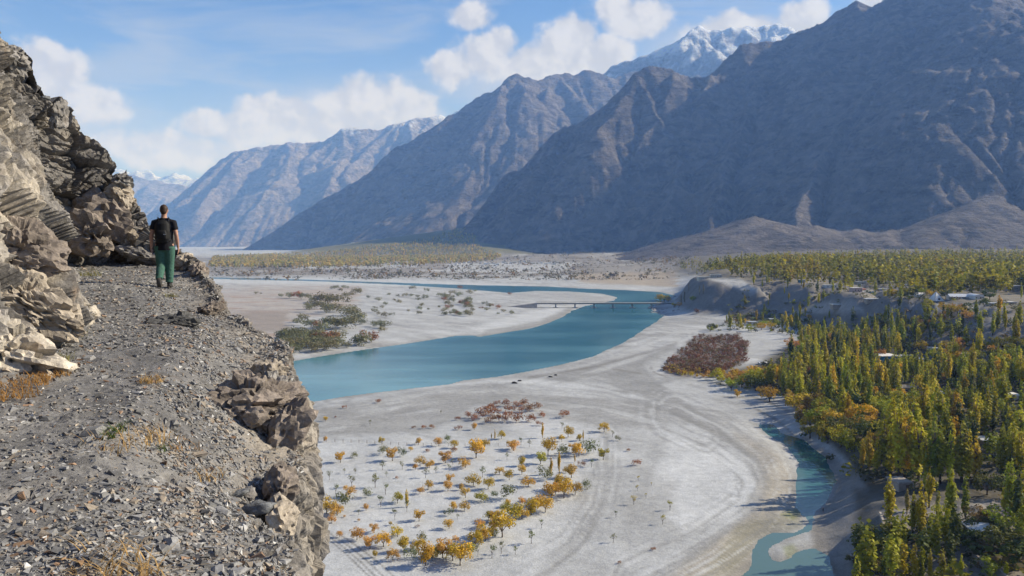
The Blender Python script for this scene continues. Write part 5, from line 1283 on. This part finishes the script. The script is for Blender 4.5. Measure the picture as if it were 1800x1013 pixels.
def plateau_wood():
    rs = np.random.RandomState(3); n = 12000
    y = 1 / rs.uniform(1 / 2050.0, 1 / 620.0, n * 3); px = rs.uniform(1190, 1900, n * 3); x = (px - 900) / FPX * y
    z = ground_z(x, y); ax, ay = proj(x, y, z)
    ok = (z > 33) | ((y > 1500) & (z > 14)); ok &= ~((ax < 1350) & (ay > 492)) & ~((ax < 1282) & (ay > 478) & (y < 1250))
    dens = sstep(fbm(np.stack([x / 45, y / 90, 0 * x], 1), 3, 55), -0.35, 0.1) * np.where(ay > 514, 0.55, 1.0) * np.where(ay > 500, 0.85, 1.0)
    dens = dens * np.where((ax > 1395) & (ax < 1610) & (ay > 495), 0.5, 1.0)
    ok &= rs.rand(len(x)) < dens; ok &= (ay < 522)
    k = np.where(ok)[0][:7200]; k = np.array([i for i in k if y[i] > 1000 or not near_house((x[i], y[i]))]); s = np.stack([x[k], y[k]], 1)
    bl = fbm(np.stack([s[:, 0] / 70, s[:, 1] / 120, 0 * s[:, 0]], 1), 3, 57)
    c = pick([YG, OLV, OLV, YG, (0.17, 0.15, 0.03)], len(s), 5); am = pick([AMB, GOLD, YG], len(s), 6); t = sstep(bl, 0.12, 0.34)[:, None] * 0.8
    c = c * (1 - t) + am * t
    return s, rs.uniform(10, 21, len(s)), c
def gap_poplars():
    B = []
    for poly, n, sp, z0, sd in (([(1350, 668), (1400, 700), (1480, 730), (1830, 735), (1830, 680), (1600, 660), (1430, 640)], 150, 4.0, 6, 71), ([(1560, 770), (1600, 830), (1830, 840), (1830, 745), (1640, 738)], 60, 4.0, 7, 72), ([(1390, 640), (1700, 655), (1700, 610), (1560, 590), (1440, 585)], 90, 5.0, 9, 73), ([(1350, 548), (1500, 524), (1640, 534), (1640, 588), (1450, 576)], 60, 6.0, 18, 76), ([(1500, 940), (1640, 960), (1830, 930), (1830, 1035), (1490, 1035)], 26, 5.0, 7, 77)):
        B += in_poly_px(poly, n, sp, sd, z0)
    s = np.array(B); rs = np.random.RandomState(74)
    return s, rs.uniform(9, 17, len(s)), pick([OLV, YG, OLV, DKG], len(s), 75)
s, h, c = plateau_wood(); s2, h2, c2 = gap_poplars()
mass('poplar_forest', 'dense olive and gold poplar forest on the plateau under the dark mountain', [(s, h, c * 0.66, 'poplar', 13, 0.05, 2.0), (s2, h2, c2, 'poplar', 260, 0.022, 1.7)], 2)
def undergrowth():
    rs = np.random.RandomState(81); out = []
    for poly, n, z0 in ((WOOD_PX, 900, 7), ([(1500, 930), (1560, 950), (1830, 900), (1830, 1040), (1490, 1040)], 90, 7), ([(1660, 560), (1830, 580), (1830, 640), (1700, 620)], 110, 22), ([(1250, 575), (1420, 585), (1420, 560), (1280, 556)], 90, 5), ([(1340, 545), (1500, 522), (1640, 532), (1640, 590), (1450, 578)], 260, 18)):
        W = np.array([PZ(a, b, z0)[:2] for a, b in poly]); q = W.min(0) + rs.rand(n * 5, 2) * (W.max(0) - W.min(0)); q = q[poly_sd(q[:, 0], q[:, 1], W) > 0][:n]; out.append(q)
    s = np.concatenate(out); return s, rs.uniform(1.5, 4.5, len(s)), pick([DKG, OLV, (0.10, 0.10, 0.04), (0.16, 0.12, 0.05)], len(s), 82)
s, h, c = undergrowth()
mass('undergrowth', 'dark green undergrowth filling the gaps between the terrace trees', [(s, h, c, 'bush', 44, 0.13, 1.5)], 8)
FANW = [(365, 470), (375, 455), (470, 450), (560, 446), (640, 438), (740, 426), (800, 406), (850, 400), (830, 430), (880, 452), (860, 460), (740, 466), (600, 470), (470, 472)]
def fan_wood():
    rs = np.random.RandomState(9); n = 26000; a = FANS[0][0]
    y = np.where(rs.rand(n) < 0.25, rs.uniform(2300, 3400, n), rs.uniform(3300, 4980, n)); px = rs.uniform(360, 900, n); x = (px - 900) / FPX * y; z = ground_z(x, y); ax, ay = proj(x, y, z)
    ok = poly_sd(ax, ay, np.array(FANW, float)) > -1.0
    ok &= rs.rand(n) < sstep(fbm(np.stack([x / 150, y / 200, 0 * x], 1), 3, 58), -0.45, 0.0)
    k = np.where(ok)[0][:7500]; s = np.stack([x[k], y[k]], 1)
    return s, rs.uniform(9, 18, len(s)), pick([(0.20, 0.175, 0.04), (0.22, 0.17, 0.04), (0.13, 0.135, 0.04), (0.25, 0.175, 0.045)], len(s), 7) * 1.9
s, h, c = fan_wood()
mass('orchard_forest', 'brownish autumn woods on the fan below the brown mountain', [(s, h, c, 'poplar', 11, 0.085, 2.8)], 3)
s = np.concatenate([spots_px([(1163, 652), (1180, 630), (1205, 612), (1225, 590), (1300, 588), (1315, 605), (1310, 640), (1270, 655), (1200, 660)], 760, 2, 11)])
mass('red_thicket', 'rusty red brown thicket on the silt beside the woods', [(s, np.random.RandomState(2).uniform(1.6, 3.4, len(s)), pick([(0.155, 0.075, 0.05), (0.18, 0.085, 0.05), (0.12, 0.075, 0.045), (0.13, 0.10, 0.055)], len(s), 8) * 1.3, 'bush', 60, 0.11, 1.3)], 4)
s = spots_px([(1157, 652), (1200, 662), (1290, 668), (1300, 652), (1200, 650), (1170, 642)], 90, 2, 12)
mass('amber_scrub', 'low amber scrub fringing the red thicket', [(s, np.random.RandomState(3).uniform(1.6, 3.0, len(s)), pick([AMB, YG, RUST], len(s), 9), 'bush', 50, 0.12, 1.3)], 5)
def far_scrub():
    rs = np.random.RandomState(14); n = 16000
    y = 1 / rs.uniform(1 / 3600.0, 1 / 1600.0, n); px = rs.uniform(370, 1210, n); x = (px - 900) / FPX * y; z = ground_z(x, y); ax, ay = proj(x, y, z)
    ok = (poly_sd(x, y, RIVER) < -12) & (ay < 494) & (rs.rand(n) < sstep(fbm(np.stack([x / 180, y / 70, 0 * x], 1), 4, 61), -0.1, 0.25))
    k = np.where(ok)[0][:4200]; s = np.stack([x[k], y[k]], 1)
    return s, rs.uniform(2, 5.5, len(s)) + 7 * (rs.rand(len(s)) < 0.10), pick([(0.15, 0.125, 0.075), (0.12, 0.11, 0.065), (0.20, 0.135, 0.06), (0.11, 0.105, 0.07)], len(s), 10)
s, h, c = far_scrub()
mass('far_scrub', 'brown scrub and scattered trees on the flats beyond the river', [(s, h, c * 1.2, 'bush', 12, 0.20, 1.3)], 6)
# ------------------------------------------------------------------ bridge, houses, fence, people
M_CONC = plain('concrete', (0.33, 0.32, 0.30), 0.85, 0.6, 0.18); M_STEEL = plain('dark_steel', (0.17, 0.17, 0.17), 0.6, 1.0, 0.2)
M_LIME = plain('limewash', (0.62, 0.60, 0.56), 0.85, 0.8, 0.12); M_MUD = plain('mud_plaster', (0.33, 0.29, 0.245), 0.95, 0.7, 0.2); M_TIN = plain('tin_roof', (0.60, 0.61, 0.62), 0.45, 0.5, 0.12, 0.35)
M_BLUE = plain('blue_paint', (0.05, 0.22, 0.38), 0.7, 0.6, 0.15); M_PINK = plain('pink_plaster', (0.52, 0.36, 0.33), 0.85, 0.6, 0.12); M_PANE = plain('window_glass', (0.03, 0.035, 0.04), 0.15, 1.0, 0.2); M_WOOD = plain('old_wood', (0.16, 0.115, 0.08), 0.85, 3.0, 0.3)
M_CREAM = plain('cream_plaster', (0.56, 0.50, 0.39), 0.85, 0.7, 0.1); M_REDR = plain('red_roof', (0.30, 0.12, 0.085), 0.8, 0.8, 0.2); M_CANVAS = plain('white_canvas', (0.70, 0.69, 0.66), 0.9, 0.9, 0.08)

def bridge():
    D = 959.0; zt = 6.3
    def X(px): return (px - 900) / FPX * D
    root = empty('bridge', (X(944), D, 0)); x0 = X(944)
    L = X(1183) - x0
    MB().box((0, -3.2, zt - 1.45), (L, 3.2, zt - 0.25)).build('girder', M_STEEL, root)
    MB().box((-2, -3.7, zt - 0.25 + 0.004), (L + 3, 3.7, zt)).build('deck', M_CONC, root)
    for s in (-1, 1):
        b = MB(); b.box((-1, s * 3.55 - .06, zt + 0.95), (L + 1, s * 3.55 + .06, zt + 1.08)); r = b.build('railing', M_STEEL, root)
        for k in range(33): MB().box((k * L / 32 - .06, s * 3.55 - .05, zt + 0.003), (k * L / 32 + .06, s * 3.55 + .05, zt + 0.948)).build('post', M_STEEL, r)
    for px in (977, 1011, 1044.5, 1078, 1112, 1146):
        x = X(px) - x0; b = MB()
        b.box((x - .7, -2.6, -2.0), (x + .7, 2.6, zt - 1.85)).box((x - 1.0, -3.3, zt - 1.848), (x + 1.0, 3.3, zt - 1.452)); p = b.build('pier', M_CONC, root)
        MB().box((x - 3.0, -4.0, -3), (x + 3.0, 4.0, 0.7)).build('footing', M_CONC, p)
    e = MB(); n = 14   # earth ramp on the left bank
    for k in range(n):
        xa = -38 + 38 * k / n; xb = -38 + 38 * (k + 1) / n; za = 1.2 + (zt - 1.3) * k / n; zb = 1.2 + (zt - 1.3) * (k + 1) / n
        e.add([(xa, -4 - za * .9, -1), (xb, -4 - zb * .9, -1), (xb, -3.6, zb), (xa, -3.6, za), (xa, 4 + za * .9, -1), (xb, 4 + zb * .9, -1), (xb, 3.6, zb), (xa, 3.6, za)], [(0, 1, 2, 3), (3, 2, 6, 7), (7, 6, 5, 4)])
    e.build('approach_ramp', plain('ramp_gravel', (0.26, 0.245, 0.225), 0.95, 0.5, 0.2), root)
    tag(root, 'long low girder bridge on concrete piers across the turquoise river', 'bridge')
bridge()

def house(px, py, w, h, dep, wall, roof, label, rot=0.0, z0=30.0, roofkind='flat', wins=0, name='house', group='village houses among the trees'):
    p = PZ(px, py, z0)
    for _ in range(6): p = PZ(px, py, gz(p[0], p[1]))
    s = p[1] / FPX; W, H = w * s, h * s; Dp = dep
    root = empty(name, (p[0], p[1], gz(p[0], p[1]) - 0.3), R(rot))
    MB().box((-W / 2, 0, -2), (W / 2, Dp, H)).build('wall', wall, root)
    if roofkind == 'flat':
        r = MB().box((-W / 2 - .35, -.4, H + .004), (W / 2 + .35, Dp + .35, H + .28)).box((-W / 2, -.1, H + .281), (W / 2, .1, H + .5)).build('roof', roof, root)
    elif roofkind == 'gable':
        b = MB(); e = .4; rz = H + 0.28 * Dp
        b.add([(-W / 2 - e, -e, H + .01), (W / 2 + e, -e, H + .01), (W / 2 + e, Dp / 2, rz), (-W / 2 - e, Dp / 2, rz), (-W / 2 - e, Dp + e, H + .01), (W / 2 + e, Dp + e, H + .01)], [(0, 1, 2, 3), (3, 2, 5, 4), (0, 3, 4), (1, 5, 2), (0, 4, 5, 1)]); b.build('roof', roof, root)
    elif roofkind == 'arched':
        b = MB(); n = 10; vs = []
        for k in range(n + 1):
            a = math.pi * k / n; vs += [(-W / 2 * math.cos(a) * 1.04, -.3, H + .01 + W * .2 * math.sin(a)), (-W / 2 * math.cos(a) * 1.04, Dp + .3, H + .01 + W * .2 * math.sin(a))]
        b.add(vs, [(2 * k, 2 * k + 2, 2 * k + 3, 2 * k + 1) for k in range(n)] + [tuple(range(0, 2 * n + 2, 2))[::-1], tuple(range(1, 2 * n + 2, 2))]); b.build('roof', roof, root)
    MB().box((-.5 + W * .12, -.06, 0), (.5 + W * .12, -.003, min(2.1, H * .8))).build('door', M_WOOD, root)
    for k in range(wins):
        x = -W / 2 + W * (k + .5) / wins
        if abs(x - W * .12) < .9: continue
        f = MB().box((x - .55, -.07, H * .38), (x + .55, -.003, H * .78)).build('window', M_CANVAS, root)
        MB().box((x - .43, -.09, H * .42), (x + .43, -.071, H * .74)).build('pane', M_PANE, f)
    return tag(root, label, 'house', group)
for H_ in HOUSES: house(*[globals()[a] if isinstance(a, str) and a.startswith('M_') else a for a in H_])
# far settlement beyond the river
_hr = random.Random(6)
for k in range(26):
    px = 800 + k * 7.6 + _hr.uniform(-2, 2); py = 463.5 - 2.2 * math.sin(k * .5) + _hr.uniform(-1.5, 2.5) - (px - 800) * .006
    house(px, py, _hr.uniform(4, 7), _hr.uniform(1.6, 2.6), 12, _hr.choice([M_LIME, M_CREAM, M_LIME]), M_TIN, 'pale house of the far settlement below the dark mountain, %s' % ('leftmost' if k == 0 else ORD(k + 1) + ' from the left'), _hr.uniform(-8, 8), 10, 'flat', 0, 'house', 'far settlement houses')
for k, (px, py) in enumerate([(580, 478), (625, 477), (700, 474), (735, 476), (505, 473), (670, 452), (620, 447)]):
    house(px, py, 5, 1.6, 12, M_LIME, M_TIN, 'white shed on the far flats, %s from the left of seven' % ORD(sorted([580, 625, 700, 735, 505, 670, 620]).index(px) + 1), 0, 8, 'flat', 0, 'house', 'sheds on the far flats')

def tent():
    p = PZ(1645, 528, 36); z = gz(p[0], p[1]); s = p[1] / FPX; w = 20 * s / 2; h = 17 * s
    root = empty('pyramid_tent', (p[0], p[1], z - .2), R(12))
    b = MB(); n = 4; c = [(-w, -w), (w, -w), (w, w), (-w, w)]
    for k in range(4):
        a, d = c[k], c[(k + 1) % 4]; pan = MB().add([(a[0], a[1], 0), (d[0], d[1], 0), (0, 0, h)], [(0, 1, 2)]); pan.build('panel', M_CANVAS, root)
        MB().tube([(a[0] * 1.01, a[1] * 1.01, 0), (0, 0, h + .05)], .16, 5).build('rib', M_STEEL, root)
    MB().box((-.9, -w * .86, .0), (.9, -w * .80, 2.2)).build('entrance', M_PANE, root)
    MB().tube([(0, 0, h * .97), (0, 0, h + .9)], [.2, .06], 6).build('finial', M_STEEL, root)
    tag(root, 'white pyramid shaped pavilion with dark ribs on the plateau brink', 'pavilion')
tent()

def wall_run(pts, z0, h, label):
    P = []
    for px, py in pts:
        p = PZ(px, py, z0)
        for _ in range(4): p = PZ(px, py, gz(p[0], p[1]))
        P.append((p[0], p[1], gz(p[0], p[1])))
    b = MB()
    for a, c in zip(P[:-1], P[1:]):
        d = Vector((c[0] - a[0], c[1] - a[1], 0)); nrm = Vector((-d.y, d.x, 0)).normalized() * .25
        b.add([(a[0] - nrm.x, a[1] - nrm.y, a[2] - 1), (c[0] - nrm.x, c[1] - nrm.y, c[2] - 1), (c[0] - nrm.x, c[1] - nrm.y, c[2] + h), (a[0] - nrm.x, a[1] - nrm.y, a[2] + h), (a[0] + nrm.x, a[1] + nrm.y, a[2] - 1), (c[0] + nrm.x, c[1] + nrm.y, c[2] - 1), (c[0] + nrm.x, c[1] + nrm.y, c[2] + h), (a[0] + nrm.x, a[1] + nrm.y, a[2] + h)],
              [(0, 1, 2, 3), (3, 2, 6, 7), (5, 4, 7, 6), (0, 3, 7, 4), (1, 5, 6, 2)])
    tag(b.build('mud_wall', M_MUD), label, 'wall')
wall_run([(1700, 975), (1725, 995), (1752, 1012), (1775, 1030)], 8, 1.6, 'curving mud garden wall at the bottom right corner')
wall_run([(1547, 905), (1552, 920), (1556, 938)], 7, .8, 'low stone edge of the pale bank above the mud flat')

def fence():
    a, b = PZ(545, 778, 1.6), PZ(905, 786, 1.6); n = 26
    root = empty('wire_fence', (a[0], a[1], 0)); prev = None; w = MB()
    for k in range(n):
        t = k / (n - 1); x = (b[0] - a[0]) * t; y = (b[1] - a[1]) * t + 1.5 * math.sin(t * 9); z = gz(a[0] + x, a[1] + y)
        MB().tube([(x, y, z - .3), (x + .03, y, z + 1.25)], .07, 5).build('post', M_WOOD, root)
        if prev:
            for hz in (.5, 1.0): w.tube([(prev[0], prev[1], prev[2] + hz), (x, y, z + hz)], .018, 4, cap=False)
        prev = (x, y, z)
    w.build('wire', M_STEEL, root)
    tag(root, 'thin wire fence on wooden posts across the sand flat', 'fence')
fence()
for k, (px, py, hh, lab) in enumerate([(905, 672, 1.3, 'dark driftwood lump on the sand bank beside the river'), (914, 668, .9, 'smaller dark lump beside the driftwood on the bank'), (968, 661, 1.0, 'dark stone at the water line of the near bank'), (977, 658, .8, 'second dark stone right of the first at the water line')]):
    p = PZ(px, py, 1.2); p[2] = gz(p[0], p[1]) + .2
    tag(obj('driftwood' if k < 2 else 'boulder', rock_mesh('boulder', (hh * 1.5, hh, hh * .7), 90 + k, 3, colour=(0.045, 0.04, 0.036)), loc=p), lab, 'driftwood' if k < 2 else 'boulder')
# pale boulders by the right bridge end
for k in range(26):
    rs = random.Random(70 + k); px = 1146 + rs.uniform(-4, 52); py = 541 + rs.uniform(0, 12) + (px - 1150) * .06
    p = PZ(px, py, 1.0); p[2] = gz(p[0], p[1]); s_ = rs.uniform(.8, 2.2)
    if k == 0: BB = [rock_mesh('boulder', (1.3, 1, .7), 200 + q, 3, colour=(0.30, 0.285, 0.265)) for q in range(4)]
    o = obj('boulder', BB[k % 4], loc=p, rotz=rs.uniform(0, 6), scale=s_)
    tag(o, 'pale boulder at the right bridge end, %s of 26' % ORD(k + 1), 'boulder', 'boulders at the bridge end')

# ------------------------------------------------------------------ people
M_SKIN = plain('skin', (0.42, 0.235, 0.165), 0.55, 30, 0.06); M_HAIR = plain('brown_hair', (0.045, 0.025, 0.016), 0.6, 60, 0.3); M_SHIRT = plain('black_shirt', (0.010, 0.010, 0.014), 0.9, 40, 0.2)
M_PACK = plain('black_pack', (0.006, 0.006, 0.007), 0.7, 20, 0.25); M_TROUS = plain('green_trousers', (0.05, 0.12, 0.092), 0.9, 25, 0.16, bmp=0.5); M_SHOE = plain('dark_shoe', (0.035, 0.033, 0.03), 0.8, 30, 0.2); M_SOLE = plain('shoe_sole', (0.075, 0.07, 0.065), 0.9, 30, 0.2); M_TAG = plain('pale_print', (0.6, 0.6, 0.6), 0.7, 5, 0.05)
def remesh(mb, name, mat, voxel, parent, smooth_it=4):
    o = mb.build(name + '_source', mat)
    m = o.modifiers.new('r', 'REMESH'); m.mode = 'VOXEL'; m.voxel_size = voxel; m.use_smooth_shade = True
    s = o.modifiers.new('s', 'SMOOTH'); s.iterations = smooth_it; s.factor = 0.5
    bpy.context.view_layer.update(); dg = bpy.context.evaluated_depsgraph_get()
    me = bpy.data.meshes.new_from_object(o.evaluated_get(dg)); me.name = name; me.materials.clear(); me.materials.append(mat)
    me.polygons.foreach_set('use_smooth', [True] * len(me.polygons))
    old = o.data; bpy.data.objects.remove(o); bpy.data.meshes.remove(old)
    return obj(name, me, parent)
def ball(mb, c, r, n=12):
    rr = r if hasattr(r, '__len__') else (r, r, r); v = []; f = []
    for i in range(n + 1):
        a = math.pi * i / n
        for k in range(n):
            b = 2 * math.pi * k / n; v.append((c[0] + rr[0] * math.sin(a) * math.cos(b), c[1] + rr[1] * math.sin(a) * math.sin(b), c[2] + rr[2] * math.cos(a)))
    for i in range(n):
        for k in range(n): f.append((i * n + k, (i + 1) * n + k, (i + 1) * n + (k + 1) % n, i * n + (k + 1) % n))
    return mb.add(v, f)
def walker():
    foot = ledge_hit(291, 499); loc = Vector(foot); 
    root = empty('person', loc + Vector((0, 0, -0.01)), R(12), 1.04)
    hipL, hipR = (-.095, 0, .93), (.095, 0, .93); kneeL, kneeR = (-.085, .01, .50), (.085, .045, .51); ankL, ankR = (-.075, -.25, .19), (.075, .01, .09)
    shL, shR = (-.185, 0, 1.405), (.185, 0, 1.405); elL, elR = (-.245, -.045, 1.13), (.245, -.02, 1.13); wrL, wrR = (-.262, .0, .885), (.258, .06, .89)
    b = MB()
    b.tube([(0, 0, .86), (0, 0, .95), (0, 0, 1.06), (0, .01, 1.2), (0, .01, 1.34), (0, 0, 1.44), (0, 0, 1.49)], [(.12, .085), (.13, .085), (.135, .09), (.16, .11), (.185, .12), (.165, .095), (.08, .07)], 16)
    b.tube([(0, 0, 1.46), (0, .015, 1.54), (0, .02, 1.62)], [.065, .058, .06], 12)
    ball(b, (0, .03, 1.665), (.076, .097, .115), 16); b.tube([(0, .115, 1.69), (0, .145, 1.65), (0, .12, 1.635)], [.008, .016, .012], 6); ball(b, (-.078, .025, 1.66), (.014, .022, .032), 8); ball(b, (.078, .025, 1.66), (.014, .022, .032), 8)
    ball(b, (0, .095, 1.58), (.035, .03, .025), 8)
    for sh, el, wr, s in ((shL, elL, wrL, -1), (shR, elR, wrR, 1)):
        mid = tuple((p + q) / 2 for p, q in zip(sh, el)); fm = tuple((p * .65 + q * .35) for p, q in zip(el, wr))
        b.tube([(s * .13, 0, 1.41), sh, mid, el, fm, wr], [.06, .062, .05, .042, .043, .028], 12)
        h = Vector(wr); b.tube([h, h + Vector((s * .004, .012, -.05)), h + Vector((0, .022, -.10))], [(.027, .024), (.020, .042), (.016, .040)], 10)
        for k, L in enumerate((.070, .082, .076, .058)):
            y = .052 - .022 * k; q = h + Vector((0, y - .002, -.095)); b.tube([q, q + Vector((-s * .006, .004, -L * .5)), q + Vector((-s * .024, .008, -L))], [.0095, .0088, .007], 6)
        q = h + Vector((0, .042, -.045)); b.tube([q, q + Vector((-s * .012, .028, -.028)), q + Vector((-s * .020, .030, -.062))], [.012, .011, .008], 6)
    for hp, kn, an in ((hipL, kneeL, ankL), (hipR, kneeR, ankR)):
        m1 = tuple((p + q) / 2 for p, q in zip(hp, kn)); c1 = tuple(p * .68 + q * .32 for p, q in zip(kn, an))
        b.tube([(hp[0], hp[1], hp[2] + .03), m1, kn, c1, an], [.095, .08, .058, .06, .038], 12)
    b.tube([ankR, (.078, .08, .055), (.08, .17, .035)], [.04, .042, .03], 10); b.tube([ankL, (-.077, -.19, .11), (-.078, -.145, .05)], [.04, .042, .03], 10)
    body = remesh(b, 'body', M_SKIN, .0115, root)
    # hair
    hb = MB(); ball(hb, (0, .018, 1.69), (.083, .096, .10), 16); ball(hb, (0, -.025, 1.645), (.068, .055, .075), 12); hair = remesh(hb, 'hair', M_HAIR, .011, root)
    t = MB(); t.tube([(0, 0, .81), (0, 0, .95), (0, 0, 1.06), (0, .01, 1.2), (0, .01, 1.34), (0, .0, 1.44), (0, .0, 1.50)], [(.19, .142), (.182, .135), (.17, .122), (.182, .13), (.195, .135), (.15, .108), (.085, .08)], 18)
    for sh, el, s in ((shL, elL, -1), (shR, elR, 1)):
        e = tuple(p * .42 + q * .58 for p, q in zip(sh, el)); t.tube([(s * .10, 0, 1.42), sh, e], [.07, .076, .072], 12)
    remesh(t, 'shirt', M_SHIRT, .012, root, 5)
    q = MB(); q.tube([(0, 0, .80), (0, 0, .90), (0, 0, 1.0)], [(.175, .135), (.178, .13), (.165, .12)], 16)
    for hp, kn, an in ((hipL, kneeL, ankL), (hipR, kneeR, ankR)):
        m1 = tuple((a + c) / 2 for a, c in zip(hp, kn)); c1 = tuple(a * .5 + c * .5 for a, c in zip(kn, an)); an2 = tuple(a * .08 + c * .92 for a, c in zip(kn, an))
        q.tube([(hp[0], hp[1], hp[2] - .03), m1, kn, c1, an2], [.118, .108, .090, .085, .072], 14)
        for k in range(4):
            f = .25 + k * .2; cc = tuple(a * (1 - f) + c * f for a, c in zip(kn, an)); ball(q, (cc[0] + .02 * (-1) ** k, cc[1] - .04, cc[2]), (.06, .05, .018), 8)
    remesh(q, 'trousers', M_TROUS, .012, root, 4)
    for an, toe, s in ((ankR, (.085, .19, .035), 1), (ankL, (-.078, -.155, .035), -1)):
        m = tuple((a + c) / 2 for a, c in zip(an, toe)); sh_ = MB()
        if s > 0: sh_.tube([(an[0], an[1] - .055, .045), (an[0], an[1], .06), (m[0], m[1], .05), toe], [.036, .05, .047, .032], 12).tube([an, (an[0], an[1], .14)], [.05, .052], 12)
        else: sh_.tube([(an[0], an[1] - .03, an[2] + .055), (an[0], an[1], an[2]), m, toe], [.036, .05, .048, .034], 12).tube([an, (an[0], an[1] + .05, an[2] + .06)], [.05, .05], 12)
        shoe = remesh(sh_, 'shoe', M_SHOE, .011, root)
        so = MB()
        if s > 0: so.tube([(an[0], an[1] - .085, .014), (m[0], m[1], .014), (toe[0], toe[1] + .03, .018)], [(.04, .014), (.046, .014), (.036, .014)], 10)
        else: so.tube([(an[0], an[1] - .075, an[2] + .03), (an[0], m[1] - .055, m[2] - .015), (toe[0], toe[1] - .03, toe[2] - .015)], [(.04, .016), (.047, .016), (.036, .016)], 10)
        so.build('sole', M_SOLE, shoe, True)
    pk = MB(); pk.tube([(0, -.19, .98), (0, -.20, 1.06), (0, -.20, 1.22), (0, -.19, 1.36), (0, -.165, 1.44)], [(.12, .07), (.15, .095), (.155, .10), (.145, .085), (.09, .045)], 16)
    pk.tube([(0, -.30, 1.05), (0, -.305, 1.15), (0, -.30, 1.22)], [(.10, .02), (.11, .03), (.09, .02)], 12)
    pack = remesh(pk, 'backpack', M_PACK, .012, root, 3)
    for s in (-1, 1): MB().tube([(s * .09, -.15, 1.42), (s * .105, -.06, 1.505), (s * .11, .06, 1.47), (s * .115, .135, 1.32), (s * .13, .10, 1.12), (s * .14, -.05, 1.03), (s * .12, -.17, 1.02)], [(.024, .01)] * 7, 8).build('strap', M_PACK, pack, True)
    MB().tube([(-.03, -.15, 1.44), (-.02, -.17, 1.49), (.02, -.17, 1.49), (.03, -.15, 1.44)], .008, 6).build('handle', M_PACK, pack, True)
    MB().box((.05, -.3455, 1.145), (.10, -.342, 1.155)).build('print', M_TAG, pack)
    tag(root, 'person in black t-shirt and green trousers with a black backpack walking away along the path', 'person')
    return root
walker()
def small_person():
    p = PZ(1447, 897, 1.0); z = gz(p[0], p[1]); root = empty('person', (p[0], p[1], max(z, 0)), R(40))
    b = MB(); b.tube([(0, 0, .85), (0, 0, 1.1), (0, .02, 1.35), (0, .02, 1.46), (0, .02, 1.56)], [(.16, .11), (.15, .1), (.19, .12), (.12, .09), (.05, .05)], 10); ball(b, (0, .03, 1.64), (.078, .095, .115), 10)
    for s in (-1, 1):
        b.tube([(s * .09, 0, .9), (s * .10, .03 * s, .5), (s * .11, 0, .08), (s * .11, .14, .04)], [.09, .06, .045, .035], 8); b.tube([(s * .17, 0, 1.42), (s * .25, 0, 1.15), (s * .26, .08, .92), (s * .25, .1, .80)], [.06, .045, .032, .03], 8)
    remesh(b, 'body', M_SKIN, .03, root, 2)
    q = MB(); q.tube([(0, 0, .5), (0, 0, .9), (0, .02, 1.2), (0, .02, 1.47)], [(.2, .16), (.19, .14), (.2, .14), (.13, .1)], 10); remesh(q, 'long_shirt', M_SHOE, .03, root, 2)
    tag(root, 'tiny standing person in dark clothes on the mud by the shallow backwater', 'person')
small_person()
